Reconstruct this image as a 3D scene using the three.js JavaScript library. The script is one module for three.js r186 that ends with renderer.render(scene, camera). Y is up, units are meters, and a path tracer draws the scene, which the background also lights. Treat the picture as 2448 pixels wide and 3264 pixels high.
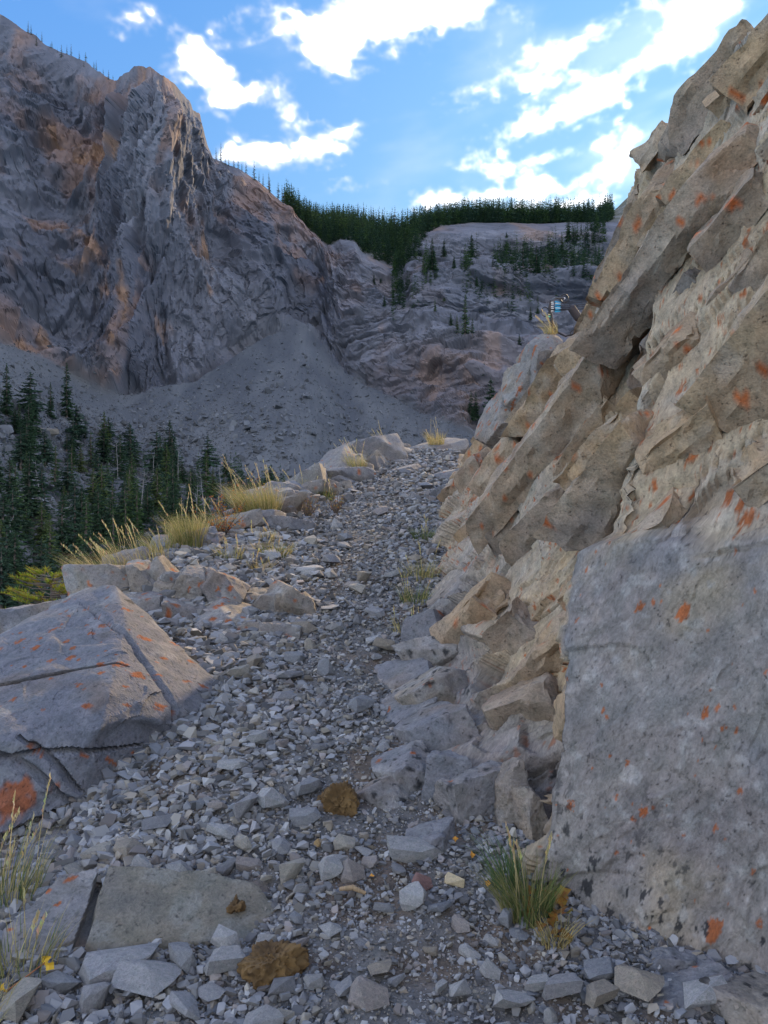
import * as THREE from 'three';
import { ConvexHull } from 'three/addons/math/ConvexHull.js';
import { ConvexGeometry } from 'three/addons/geometries/ConvexGeometry.js';
import { mergeGeometries, mergeVertices, toCreasedNormals } from 'three/addons/utils/BufferGeometryUtils.js';

/* ---------- camera, sun, exposure ---------- */
const scene = new THREE.Scene();
const camera = new THREE.PerspectiveCamera(65, 768 / 1024, 0.05, 4000);
camera.position.set(0, 1.6, 0);
camera.lookAt(0, 1.6, -10);
const renderer = new THREE.WebGLRenderer({ antialias: true });
renderer.setSize(768, 1024);
renderer.toneMapping = THREE.LinearToneMapping;
renderer.toneMappingExposure = 1.22;
renderer.shadowMap.enabled = true;
const SUN_AZ = 24 * Math.PI / 180, SUN_EL = 22 * Math.PI / 180;
const sunDir = new THREE.Vector3(Math.sin(SUN_AZ) * Math.cos(SUN_EL), Math.sin(SUN_EL), -Math.cos(SUN_AZ) * Math.cos(SUN_EL));
const sun = new THREE.DirectionalLight(new THREE.Color().setRGB(1, 0.72, 0.38), 5);
sun.position.copy(sunDir).multiplyScalar(600);
sun.castShadow = true;
Object.assign(sun.shadow.camera, { left: -400, right: 400, top: 400, bottom: -400, near: 1, far: 1500 });
sun.shadow.mapSize.set(4096, 4096);
scene.add(sun, sun.target);

/* ---------- small maths ---------- */
const { sin, cos, abs, min, max, floor, sqrt, exp, PI, atan2, pow } = Math;
const clamp = (x, a = 0, b = 1) => x < a ? a : x > b ? b : x;
const lerp = (a, b, t) => a + (b - a) * t;
const sstep = (a, b, x) => { const t = clamp((x - a) / (b - a)); return t * t * (3 - 2 * t); };
function rng(seed) { let s = seed >>> 0; return () => { s = (s + 0x6D2B79F5) | 0; let t = Math.imul(s ^ (s >>> 15), 1 | s); t = (t + Math.imul(t ^ (t >>> 7), 61 | t)) ^ t; return ((t ^ (t >>> 14)) >>> 0) / 4294967296; }; }
function h3(x, y, z) { let h = Math.imul(x, 374761393) + Math.imul(y, 668265263) + Math.imul(z, 1440662683) | 0; h = Math.imul(h ^ (h >>> 13), 1274126177); h = Math.imul(h ^ (h >>> 16), 2246822519); return (h ^ (h >>> 15)) >>> 0; }
const u01 = h => (h & 0xffffff) / 16777216;
function n3(x, y, z) {                                   // value noise, -1..1
  const X = floor(x), Y = floor(y), Z = floor(z); let a = x - X, b = y - Y, c = z - Z;
  a = a * a * (3 - 2 * a); b = b * b * (3 - 2 * b); c = c * c * (3 - 2 * c);
  const v = (i, j, k) => u01(h3(X + i, Y + j, Z + k));
  const p = lerp(lerp(v(0, 0, 0), v(1, 0, 0), a), lerp(v(0, 1, 0), v(1, 1, 0), a), b);
  const q = lerp(lerp(v(0, 0, 1), v(1, 0, 1), a), lerp(v(0, 1, 1), v(1, 1, 1), a), b);
  return lerp(p, q, c) * 2 - 1;
}
function n2(x, y, s = 0) {
  const X = floor(x), Y = floor(y); let a = x - X, b = y - Y;
  a = a * a * (3 - 2 * a); b = b * b * (3 - 2 * b);
  return lerp(lerp(u01(h3(X, Y, s)), u01(h3(X + 1, Y, s)), a), lerp(u01(h3(X, Y + 1, s)), u01(h3(X + 1, Y + 1, s)), a), b) * 2 - 1;
}
function fbm2(x, y, o = 4, s = 0) { let v = 0, a = .5, f = 1; for (let i = 0; i < o; i++) { v += a * n2(x * f + i * 17.3, y * f - i * 9.1, s + i); a *= .5; f *= 2.03; } return v; }
function fbm3(x, y, z, o = 4) { let v = 0, a = .5, f = 1; for (let i = 0; i < o; i++) { v += a * n3(x * f + i * 17.3, y * f - i * 9.1, z * f + i * 5.7); a *= .5; f *= 2.03; } return v; }
/* broken rock: every Voronoi cell is a plate of its own height and tilt. Result in FC: [height, border, cell hash] */
const FC = [0, 0, 0];
const ND = new Float64Array(27), NH = new Uint32Array(27), NX = new Float64Array(27), NY = new Float64Array(27), NZ = new Float64Array(27);
function plate2(x, y, seed, bx, by, tilt, off, bw = .16) {
  const X = floor(x), Y = floor(y); let d1 = 9, d2 = 9, hb = 0, n = 0;
  for (let j = -1; j <= 1; j++) for (let i = -1; i <= 1; i++, n++) {
    const h = h3(X + i, Y + j, seed), dx = x - (X + i + .05 + .9 * (h & 1023) / 1023), dy = y - (Y + j + .05 + .9 * ((h >>> 10) & 1023) / 1023), d = sqrt(dx * dx + dy * dy);
    ND[n] = d; NH[n] = h; NX[n] = dx; NY[n] = dy; if (d < d1) { d2 = d1; d1 = d; hb = h; } else if (d < d2) d2 = d;
  }
  let v = 0, w = 0; const k = 3 / bw;
  for (n = 0; n < 9; n++) { const q = (ND[n] - d1) * k; if (q > 7) continue; const g = h3(NH[n] & 0xffff, NH[n] >>> 16, seed + 7), e = exp(-q); w += e; v += e * (off * (((g >>> 20) & 1023) / 511.5 - 1) + (bx + tilt * ((g & 1023) / 511.5 - 1)) * NX[n] + (by + tilt * (((g >>> 10) & 1023) / 511.5 - 1)) * NY[n]); }
  FC[0] = v / w; FC[1] = d2 - d1; FC[2] = h3(hb & 0xffff, hb >>> 16, seed + 7); return FC[0];
}
function plate3(x, y, z, seed, tilt, off, bw = .16) {
  const X = floor(x), Y = floor(y), Z = floor(z), G = v => (v & 1023) / 511.5 - 1; let d1 = 9, d2 = 9, hb = 0, n = 0;
  for (let c = -1; c <= 1; c++) for (let j = -1; j <= 1; j++) for (let i = -1; i <= 1; i++, n++) {
    const h = h3(X + i + seed * 131, Y + j, Z + c), dx = x - (X + i + .05 + .9 * (h & 1023) / 1023), dy = y - (Y + j + .05 + .9 * ((h >>> 10) & 1023) / 1023), dz = z - (Z + c + .05 + .9 * ((h >>> 20) & 1023) / 1023), d = sqrt(dx * dx + dy * dy + dz * dz);
    ND[n] = d; NH[n] = h; NX[n] = dx; NY[n] = dy; NZ[n] = dz; if (d < d1) { d2 = d1; d1 = d; hb = h; } else if (d < d2) d2 = d;
  }
  let v = 0, w = 0; const k = 3 / bw;
  for (n = 0; n < 27; n++) { const q = (ND[n] - d1) * k; if (q > 7) continue; const g = h3(NH[n] & 0xffff, NH[n] >>> 16, seed + 7), e = exp(-q); w += e; v += e * (off * G(g ^ (g >>> 9)) + tilt * (G(g) * NX[n] + G(g >>> 10) * NY[n] + G(g >>> 20) * NZ[n])); }
  FC[0] = v / w; FC[1] = d2 - d1; FC[2] = h3(hb & 0xffff, hb >>> 16, seed + 7); return FC[0];
}
/* upper envelope of random planes: flat facets meeting in sharp edges, no gaps */
function env3(x, y, z, seed, tilt, off, k = .7) {
  const X = floor(x), Y = floor(y), Z = floor(z); let b1 = -9, b2 = -9, hb = 0;
  for (let c = -1; c <= 1; c++) for (let j = -1; j <= 1; j++) for (let i = -1; i <= 1; i++) {
    const h = h3(X + i + seed * 131, Y + j, Z + c), dx = x - (X + i + (h & 1023) / 1023), dy = y - (Y + j + ((h >>> 10) & 1023) / 1023), dz = z - (Z + c + ((h >>> 20) & 1023) / 1023), d = dx * dx + dy * dy + dz * dz; if (d > 2.4) continue;
    const g = Math.imul(h ^ (h >>> 15), 0x2c1b3c6d) >>> 0;
    const v = off * ((g & 255) / 127.5 - 1) + tilt * ((((g >>> 8) & 255) / 127.5 - 1) * dx + (((g >>> 16) & 255) / 127.5 - 1) * dy + (((g >>> 24) & 255) / 127.5 - 1) * dz) - k * d;
    if (v > b1) { b2 = b1; b1 = v; hb = g; } else if (v > b2) b2 = v;
  }
  FC[0] = b1 - .12 - .42 * off - .16 * tilt; FC[1] = b1 - b2; FC[2] = hb; return FC[0];
}
function table(pts) { return x => { if (x <= pts[0][0]) return pts[0][1]; for (let i = 1; i < pts.length; i++) if (x <= pts[i][0]) return lerp(pts[i - 1][1], pts[i][1], (x - pts[i - 1][0]) / (pts[i][0] - pts[i - 1][0])); return pts[pts.length - 1][1]; }; }
function spline(pts) {                                    // monotone-ish smooth table
  const t = table(pts); return x => (t(x - .35) + 2 * t(x) + t(x + .35)) / 4;
}
const mix3 = (a, b, t) => [lerp(a[0], b[0], t), lerp(a[1], b[1], t), lerp(a[2], b[2], t)];

/* ---------- sky ---------- */
{
  const W = 4096, H = 2048, data = new Float32Array(W * H * 4);
  const D = PI / 180, R = rng(11);
  // clouds: azimuth, elevation, half width, half height, slant, strength (degrees)
  const clouds = [[0, 31.4, 6, 1.8, 0, 1.35], [4.4, 32.6, 4.4, 2.0, 0, 1.4], [-4.3, 30.2, 3, 1.8, -.2, 1.3], [-20.3, 32.2, 3.2, 1.4, -.25, 1.15], [-17, 30.6, 2, .9, 0, .95], [-23, 32.5, 2.2, 1, 0, .9], [-12.9, 29, 2.3, 1.5, -.2, 1.2], [-10.9, 26.9, 2, 1.0, .25, 1.1], [-7.1, 26.2, 1.0, 1.5, 0, 1.1], [-9.3, 23.7, 4.2, 1.0, .1, 1.2], [-5, 24.3, 4.4, .9, .22, .95],
    [9.5, 24.8, 6, 1.0, .32, .85], [15.5, 27, 6.5, 1.3, .38, .98], [21, 29.3, 5, 1.4, .3, 1.1], [14, 29.8, 7, .9, .3, .85], [22, 31.8, 5, .9, .2, .95], [12.5, 23.5, 5, .7, .1, .75], [16.5, 22.7, 1.6, 1.2, .6, 1.2], [12, 22, 3, .7, .1, .7], [5.8, 21.2, 4.4, .7, .05, 1.05], [10, 21.4, 3, .5, .1, .7], [15, 20.4, 3, .6, 0, .85], [-2, 22, 3, .5, .1, .4]];
  for (let i = 0; i < 260; i++) { const az = -180 + 360 * R(), el = 9 + 62 * R() * R() + 4 * R(), s = .7 + R(); if (abs(az) < 34 && el < 38) continue; clouds.push([az, el, (3 + 6 * R()) * s / cos(el * D), (1 + 1.7 * R()) * s, .4 * (R() - .4), .8 + .7 * R()]); }
  const B = {}; clouds.forEach(c => { for (let k = floor((c[0] - c[2] * 2.2) / 10); k <= floor((c[0] + c[2] * 2.2) / 10); k++) { const kk = ((k + 18) % 36 + 36) % 36 - 18; (B[kk] ||= []).push(c); } });
  for (let j = 0; j < H; j++) {
    const el = ((j + .5) / H - .5) * 180, e = max(el, 0);
    const t = 1 - exp(-e / 26), se = sin(e * D), ce = cos(e * D);
    const base = [lerp(.30, .030, t), lerp(.60, .18, t), lerp(.96, .625, t)];
    for (let i = 0; i < W; i++) {
      const o = (j * W + i) * 4; data[o + 3] = 1;
      if (el < -2) { data[o] = base[0]; data[o + 1] = base[1]; data[o + 2] = base[2]; continue; }
      const az = ((i + .5) / W * 360 - 180 + 90); let a = az; if (a > 180) a -= 360; if (a < -180) a += 360;
      const cs = se * sin(SUN_EL) + ce * cos(SUN_EL) * cos(a * D - SUN_AZ);
      const glow = exp(-(1 - cs) * 9);
      let dens = 0; const L = B[floor(a / 10)];
      if (L) {
        let sum = 0;
        for (const c of L) { let dx = a - c[0]; if (dx > 180) dx -= 360; if (dx < -180) dx += 360; const x = dx / c[2], y = (el - c[1] - dx * c[4]) / c[3], q = x * x + y * y; if (q < 5) { const v = c[5] * exp(-q * 1.1); if (v > sum) sum = v + sum * .25; else sum += v * .25; } }
        if (sum > .04) {
          const X = a * ce, w1 = fbm2(X * .35, el * .5, 3, 51), n = fbm2(X * .42 + w1 * .8, el * .62 + w1 * .5, 6, 31), f = fbm2(X * 1.7, el * 2.4 + w1, 4, 77);
          dens = pow(sstep(.12, 1.55, sum * 1.12 + n * 1.25 + f * .6), 1.8);
        }
      }
      const thin = .11 * sstep(-.1, .5, fbm2(a * ce * .12 + 5, el * .3 - a * .04, 5, 91)) * sstep(3, 14, e);
      const d = clamp(dens + thin * (1 - dens)), lum = 1.0 + 4.2 * d * d * d * d + 1.0 * glow * d + 2 * exp(-(1 - cs) * 40);
      const cl = [1.0 * lum, 1.0 * lum, 1.02 * lum];
      for (let k = 0; k < 3; k++) data[o + k] = lerp(base[k] * (1 + glow * [1.4, .8, .25][k]), cl[k], d);
    }
  }
  const tex = new THREE.DataTexture(data, W, H, THREE.RGBAFormat, THREE.FloatType);
  tex.mapping = THREE.EquirectangularReflectionMapping; tex.magFilter = tex.minFilter = THREE.LinearFilter; tex.needsUpdate = true;
  scene.background = tex; scene.environment = tex;
}

/* ---------- naming ---------- */
const used = {};
function numbered(n) { if (!(n in used)) { used[n] = 0; return n; } used[n]++; return n + '_' + String(used[n]).padStart(3, '0'); }
function tag(o, label, category, group) { Object.assign(o.userData, { label, category }); if (group) o.userData.group = group; return o; }
function add(o, name) { o.name = numbered(name); scene.add(o); return o; }
function mesh(geo, mat, name, parent) { const m = new THREE.Mesh(geo, mat); m.castShadow = m.receiveShadow = true; if (parent) { m.name = name; parent.add(m); } else add(m, name); return m; }
function structure(m) { m.userData.kind = 'structure'; return m; }
function grid(cols, rows, fn, opts = {}) {                // fn(i, j, out) fills [x,y,z,r,g,b,u,v]
  const P = new Float32Array(cols * rows * 3), C = new Float32Array(cols * rows * 3), U = new Float32Array(cols * rows * 2), I = new Uint32Array((cols - 1) * (rows - 1) * 6), o = new Float32Array(8);
  for (let j = 0, k = 0; j < rows; j++) for (let i = 0; i < cols; i++, k++) { fn(i, j, o); P.set(o.subarray(0, 3), k * 3); C.set(o.subarray(3, 6), k * 3); U.set(o.subarray(6, 8), k * 2); }
  let q = 0; for (let j = 0; j < rows - 1; j++) for (let i = 0; i < cols - 1; i++) { const a = j * cols + i, b = a + 1, c = a + cols, d = c + 1; if (opts.flip) { I[q++] = a; I[q++] = c; I[q++] = b; I[q++] = b; I[q++] = c; I[q++] = d; } else { I[q++] = a; I[q++] = b; I[q++] = c; I[q++] = b; I[q++] = d; I[q++] = c; } }
  const g = new THREE.BufferGeometry();
  g.setAttribute('position', new THREE.BufferAttribute(P, 3)); g.setAttribute('color', new THREE.BufferAttribute(C, 3)); g.setAttribute('uv', new THREE.BufferAttribute(U, 2)); g.setIndex(new THREE.BufferAttribute(I, 1));
  if (!opts.flat) g.computeVertexNormals();
  return g;
}

/* ---------- rock grain (tileable, 1 m) ---------- */
function tiled(x, y, f, s) {                               // periodic value noise
  const X = floor(x * f), Y = floor(y * f); let a = x * f - X, b = y * f - Y; a = a * a * (3 - 2 * a); b = b * b * (3 - 2 * b);
  const v = (i, j) => u01(h3(((X + i) % f + f) % f, ((Y + j) % f + f) % f, s)); return lerp(lerp(v(0, 0), v(1, 0), a), lerp(v(0, 1), v(1, 1), a), b) * 2 - 1;
}
const GN = 1024, grainC = new Uint8Array(GN * GN * 4), grainB = new Uint8Array(GN * GN * 4);
for (let j = 0, k = 0; j < GN; j++) for (let i = 0; i < GN; i++, k += 4) {
  const x = i / GN, y = j / GN, w = tiled(x, y, 6, 1) * .03;
  const a = tiled(x + w, y + w, 9, 2), b = tiled(x + w, y - w, 23, 3), c = tiled(x, y, 61, 4), d = tiled(x, y, 149, 5), e = tiled(x, y, 331, 6);
  const vein = sstep(.035, 0, abs(a * .6 + b * .3 + c * .1 - .32)) * .3 * sstep(0, .4, tiled(x, y, 4, 8));
  const pit = sstep(.5, .95, -(c * .5 + d * .6)) * (.4 + .6 * sstep(-.1, .3, b));
  const v = 224 + 9 * a + 10 * b + 15 * c + 17 * d + 11 * e + 24 * vein - 40 * pit;
  grainC[k] = clamp(v + 3 * b, 0, 255); grainC[k + 1] = clamp(v, 0, 255); grainC[k + 2] = clamp(v - 3 * a, 0, 255); grainC[k + 3] = 255;
  const hgt = 150 + 28 * a + 26 * b + 24 * c + 20 * d + 12 * e - 70 * pit;
  grainB[k] = grainB[k + 1] = grainB[k + 2] = clamp(hgt, 0, 255); grainB[k + 3] = 255;
}
function dtex(arr, n, srgb, rep = 1) { const t = new THREE.DataTexture(arr, n, n, THREE.RGBAFormat); t.wrapS = t.wrapT = THREE.RepeatWrapping; t.magFilter = THREE.LinearFilter; t.minFilter = THREE.LinearMipmapLinearFilter; t.generateMipmaps = true; if (srgb) t.colorSpace = THREE.SRGBColorSpace; t.repeat.set(rep, rep); t.needsUpdate = true; return t; }
const texGrain = dtex(grainC, GN, true), texBump = dtex(grainB, GN, false);
const rockMat = new THREE.MeshStandardMaterial({ vertexColors: true, map: texGrain, bumpMap: texBump, bumpScale: .011, roughness: .95 });
const farMat = new THREE.MeshStandardMaterial({ vertexColors: true, roughness: 1 });
const stoneMat = new THREE.MeshStandardMaterial({ map: texGrain, bumpMap: texBump, bumpScale: .004, roughness: .95, vertexColors: true });

/* lichen: returns 0..1 cover of irregular spots in a cell grid */
function spots(x, y, cell, chance, seed, rmin, rmax) {
  const X = floor(x / cell), Y = floor(y / cell); let best = 0;
  for (let j = -1; j <= 1; j++) for (let i = -1; i <= 1; i++) {
    const h = h3(X + i, Y + j, seed); if (u01(h) > chance) continue;
    const fx = (X + i + ((h >>> 5) & 255) / 255) * cell, fy = (Y + j + ((h >>> 13) & 255) / 255) * cell, r = lerp(rmin, rmax, pow(((h >>> 21) & 255) / 255, 2));
    const dx = x - fx, dy = y - fy, d = sqrt(dx * dx + dy * dy) / r; if (d > 2) continue;
    const w = d + .55 * n2(x / r * 1.6, y / r * 1.6, seed + 3) + .4 * n2(x / r * 3.2, y / r * 3.2, seed + 5) + .22 * n2(x / r * 8, y / r * 8, seed + 6);
    best = max(best, sstep(1.05, .7, w));
  }
  return best;
}
const ORANGE = [.40, .105, .022], BLACK = [.022, .022, .024];

/* ---------- backdrop: valley, talus, cliffs, forest slope ---------- */
// columns are bearings written as t = tan(azimuth) * 803.7 + 384
const FL = 803.7;
const footE = table([[-400, 300], [0, 337], [40, 354], [80, 374], [110, 387], [140, 390], [165, 377], [190, 374], [215, 360], [240, 342], [262, 331], [282, 320], [294, 314], [303, 310], [309, 310], [318, 324], [330, 350], [345, 374], [375, 387], [400, 402], [430, 414], [460, 424], [480, 437], [600, 450], [2400, 450]]);
const footD = table([[-400, 120], [0, 150], [100, 165], [150, 165], [200, 176], [262, 196], [306, 212], [345, 186], [400, 172], [460, 156], [600, 150], [2400, 140]]);
const topE = table([[-400, -60], [-60, 0], [0, 15], [12, 21], [30, 33], [60, 52], [90, 66], [112, 80], [117, 80], [130, 69], [140, 64], [150, 66], [160, 75], [175, 86], [185, 98], [192, 108], [200, 112], [204, 130], [208, 147], [213, 160], [225, 164], [240, 170], [255, 180], [270, 192], [285, 205], [298, 217], [310, 230], [318, 236], [327, 246], [335, 244], [340, 239], [355, 242], [363, 254], [375, 260], [390, 268], [402, 262], [415, 236], [440, 226], [480, 222], [540, 224], [600, 222], [640, 222], [2400, 222]]);
const topD = table([[-400, 190], [0, 214], [60, 212], [100, 206], [130, 192], [150, 183], [164, 185], [188, 205], [204, 219], [214, 228], [250, 232], [300, 236], [330, 226], [355, 216], [380, 222], [400, 226], [420, 240], [480, 248], [600, 252], [2400, 255]]);
const backE = table([[-400, -30], [0, 40], [116, 110], [212, 190], [262, 226], [280, 224], [300, 223], [330, 222], [384, 226], [430, 228], [470, 225], [520, 224], [560, 225], [598, 226], [612, 212], [630, 195], [650, 182], [700, 174], [768, 172], [900, 168], [1100, 165], [2400, 165]]);
const backD = table([[-400, 230], [0, 240], [212, 240], [262, 300], [290, 335], [400, 335], [440, 300], [480, 278], [600, 290], [625, 400], [2400, 420]]);
const soft = (f, w) => x => (f(x - w) + 2 * f(x - w * .5) + 3 * f(x) + 2 * f(x + w * .5) + f(x + w)) / 9;
const hOf = (e, d) => 1.6 + (512 - e) / FL * d;
const softE = soft(footE, 18), footS = soft(footD, 24), topS = soft(topD, 12);
function columnNodes(t) {
  const fd = footS(t), fy = hOf(softE(t), fd), side = sstep(330, 120, t);
  const ty = lerp(5, 10, side), td = fd - (fy - ty) / .6;
  const cd = topS(t), cy = hOf(topE(t), cd), bd = backD(t), by = hOf(backE(t), bd);
  return [[9, lerp(-9, -8, side)], [38, lerp(-7, -5.5, side)], [td, ty], [fd, fy], [cd, cy], [bd, by], [bd + 80, by - 50]];
}
const cliffInfo = [];                                      // later: places for trees and stones
{
  const cs = []; const push = (a, b, n) => { for (let i = 0; i < n; i++) cs.push(a + (b - a) * i / n); };
  push(-420, -20, 50); push(-20, 615, 620); push(615, 780, 40); push(780, 2400, 60); cs.push(2400);
  const rows = []; const seg = (k, n) => { for (let i = 0; i < n; i++) rows.push(k + i / n); };
  seg(0, 12); seg(1, 110); seg(2, 70); seg(3, 310); seg(4, 50); seg(5, 3); rows.push(6);
  const nodes = cs.map(columnNodes), nc = cs.length, nr = rows.length;
  const B = new Float32Array(nc * nr * 3);
  for (let j = 0; j < nr; j++) for (let i = 0; i < nc; i++) {
    const r = min(rows[j], 5.9999), k = floor(r); let f = rows[j] - k; const n = nodes[i];
    let a = n[k], b = n[k + 1];
    let d = lerp(a[0], b[0], f), y = lerp(a[1], b[1], f);
    if (k === 3) { // cliff: steep at the bottom, laid back towards the top, with ledges on the centre cliff
      const led = sstep(390, 430, cs[i]) * (.05 * sin(f * 19) + .03 * sin(f * 43 + cs[i] * .02)); d = lerp(a[0], b[0], clamp(pow(f, 1.25) + led * sin(f * PI)));
    }
    if (k === 1) y = lerp(a[1], b[1], f * f * .6 + f * .4);
    const q = (j * nc + i) * 3; B[q] = (cs[i] - 384) / FL * d; B[q + 1] = y; B[q + 2] = -d;
  }
  const N = [0, 0, 0];
  const nrm = (i, j) => { const i0 = max(i - 16, 0), i1 = min(i + 16, nc - 1), j0 = max(j - 14, 0), j1 = min(j + 14, nr - 1), a = (j * nc + i0) * 3, b = (j * nc + i1) * 3, c = (j0 * nc + i) * 3, d = (j1 * nc + i) * 3; const ux = B[b] - B[a], uy = B[b + 1] - B[a + 1], uz = B[b + 2] - B[a + 2], vx = B[d] - B[c], vy = B[d + 1] - B[c + 1], vz = B[d + 2] - B[c + 2]; N[0] = uy * vz - uz * vy; N[1] = uz * vx - ux * vz; N[2] = ux * vy - uy * vx; const l = 1 / (sqrt(N[0] ** 2 + N[1] ** 2 + N[2] ** 2) || 1); N[0] *= l; N[1] *= l; N[2] *= l; };
  const geo = grid(nc, nr, (i, j, o) => {
    const q = (j * nc + i) * 3, t = cs[i], r = rows[j]; let x = B[q], y = B[q + 1], z = B[q + 2]; nrm(i, j);
    { N[1] += .25; N[2] += 1.1; const l = 1 / sqrt(N[0] ** 2 + N[1] ** 2 + N[2] ** 2); if (r > 2.9) { N[0] *= l; N[1] *= l; N[2] *= l; } else nrm(i, j); }
    const cliff = sstep(2.93, 3.03, r + .1 * fbm2(x * .1, z * .1, 3)) * sstep(4.12, 3.98, r);
    const centre = sstep(315, 345, t);
    let c = [.30, .30, .31], h = 0;
    if (cliff > 0) {
      const lean = lerp(.62, -.12, sstep(60, 230, t));     // fractures lean to the right on the left wall
      const wx = x + 3 * n3(x * .05, y * .05, z * .05), wy = y + 3 * n3(x * .05 + 9, y * .05, z * .05);
      const sx = lerp(wx - lean * wy, x * .55, centre), sy = lerp(wy * .72, wy * 1.35 + x * .3, centre), sz = z;
      h += lerp(9, 5, centre) * plate3(sx / 36, sy / 36, sz / 36, 1, .8, .45, .2); const big = FC[2];
      h += lerp(4.6, 2.4, centre) * plate3(sx / 14, sy / 14, sz / 14, 2, .9, .5, .12); const mid = FC[2];
      h += 2.0 * plate3(sx / 5.5, sy / 5, sz / 5.5, 3, 1.0, .5, .14); const e3 = FC[1], sm = FC[2];
      h -= 1.0 * env3(sx / 2.2, sy / 2.0, sz / 2.2, 4, 1.2, .45, .5); const ti = FC[2];
      h -= .55 * env3(sx / .9, sy / .85, sz / .9, 5, 1.2, .5, .5);
      h -= .5 * sstep(.06, 0, e3) * (sm & 1);
      if (centre > 0) { const b = (y - .12 * x + 1.0 * plate3(x / 9, y / 9, z / 9, 41, .5, 1)) / 4.3, q = b - floor(b), b2 = b * 2.7, q2 = b2 - floor(b2), br = sstep(-.25, .2, n3(x * .11, y * .2, z * .11)); h += centre * 1.8 * plate3(x / 6, y / 20, z / 6, 43, .9, .6, .1); h += centre * br * (1.5 * (.5 - q) * sstep(0, .12, q) + .6 * (.5 - q2)); }
      h *= cliff * lerp(1, .14, sstep(3.82, 4, r)) * lerp(1, .75, centre);
      // colour: blue-grey limestone with pink, tan and rust faces
      const v1 = fbm3(sx * .03, sy * .03, sz * .03 + 7, 4), v2 = fbm3(x * .22, y * .035, z * .1, 4), v3 = fbm3(x * .09 + 30, y * .07, z * .09, 5);
      c = mix3([.092, .091, .108], [.17, .163, .175], clamp(.5 + v1 * .9 + ((mid & 255) / 255 - .5) * .5));
      c = mix3(c, [.225, .14, .108], (.9 - .68 * centre) * sstep(-.12, .34, v3 + .28 * v2 + ((big & 255) / 255 - .62) * .5));
      c = mix3(c, [.33, .175, .085], .6 * (1 - .55 * centre) * sstep(.27, .5, v3 + .5 * v2 + ((sm & 255) / 255 - .7) * .35));
      c = mix3(c, [.10, .10, .115], .55 * sstep(.1, .4, -v2 - v3 * .4));
      const sp = (.78 + .36 * ((ti & 255) / 255)) * (.85 + .3 * ((sm >>> 8 & 255) / 255)); c = [c[0] * sp, c[1] * sp, c[2] * sp];
      cliffInfo.push(0);
    }
    if (cliff < 1) {
      let g;
      if (r < 2) { const v = fbm2(x * .12, z * .12, 5, 3); g = mix3([.095, .095, .097], [.05, .042, .03], sstep(-.05, .25, v) * .85); const hh = 1.6 * fbm2(x * .06, z * .06, 4, 6) + .8 * plate3(x / 5, y / 5, z / 5, 9, .6, .5) * sstep(.0, .3, fbm2(x * .05 + 3, z * .05, 2, 8) + .1); h += (1 - cliff) * hh * sstep(0, .6, r); }
      else if (r < 3.2) { const v = fbm2(x * .35, z * .12, 4, 5), w = fbm2(x * .06 + 9, z * .03, 3, 12); g = mix3([.078, .08, .088], [.122, .122, .124], clamp(.5 + v + w)); h += (1 - cliff) * (.3 * fbm2(x * .4, z * .25, 3, 4) + 1.6 * fbm2(x * .045, z * .02, 2, 14)) * sstep(2, 2.1, r); }
      else { const v = fbm2(x * .2, z * .2, 4, 3); g = mix3([.09, .085, .05], [.20, .19, .17], sstep(.1, .5, v)); h += (1 - cliff) * .8 * v; }
      c = mix3(g, c, cliff);
    }
    o[0] = x + N[0] * h; o[1] = y + N[1] * h; o[2] = z + N[2] * h; o[3] = c[0]; o[4] = c[1]; o[5] = c[2]; o[6] = x; o[7] = y;
  }, { flat: true });
  structure(mesh(geo, farMat, 'mountain'));
  backGeo = { P: geo.attributes.position.array, cs, rows, nc, nr };
}
var backGeo;
function onBack(t, r) {                                    // point of the mountain sheet at bearing t and profile row r
  const { P, cs, rows, nc, nr } = backGeo; let i = 0, j = 0; { let a = 0, b = nc - 1; while (b - a > 1) { const m = (a + b) >> 1; if (cs[m] <= t) a = m; else b = m; } i = a; a = 0; b = nr - 1; while (b - a > 1) { const m = (a + b) >> 1; if (rows[m] <= r) a = m; else b = m; } j = a; }
  const f = clamp((t - cs[i]) / (cs[i + 1] - cs[i])), g = clamp((r - rows[j]) / (rows[j + 1] - rows[j])), k = (a, b) => (b * nc + a) * 3, out = [0, 0, 0];
  for (let n = 0; n < 3; n++) out[n] = lerp(lerp(P[k(i, j) + n], P[k(i + 1, j) + n], f), lerp(P[k(i, j + 1) + n], P[k(i + 1, j + 1) + n], f), g);
  return out;
}

/* ---------- near ground: the trail and its shoulder ---------- */
const rise = table([[-3, 0], [2.2, 0], [2.8, .06], [6, .7], [10, 1.5], [14, 2.34], [16, 2.68], [17.2, 2.72], [18.5, 2.2], [22, -.5], [40, -12]]);
const edgeX = spline([[-2, -2], [2, -1.9], [4, -2.5], [6, -2.75], [7.5, -2.65], [8.5, -2.15], [10.6, -1.75], [12, -1.25], [15, -.95], [16.5, -.8], [22, -1]]);
function ground(x, z) {
  const d = -z; let y = spline2(rise, d);
  const s = edgeX(d) - x;
  y -= s > -.5 ? .55 * (s + .5) * (s + .5) / (abs(s) + .8) * (1 + .5 * sstep(0, 2, s)) : 0;
  y += .05 * fbm2(x * .9, z * .9, 3, 21) + .02 * fbm2(x * 4, z * 4, 3, 22);
  y += .10 * sstep(-.6, -1.6, x) * sstep(5.5, 7.5, d);                   // raised stony shoulder on the left
  y -= .22 * exp(-((x + 1.75) ** 2) / .22 - ((z + 3.55) ** 2) / .35);
  y += .22 * sstep(13.5, 16, d) * (.5 + fbm2(x * .7 + 4, z * .5, 3, 25)) ;
  return y;
}
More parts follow.
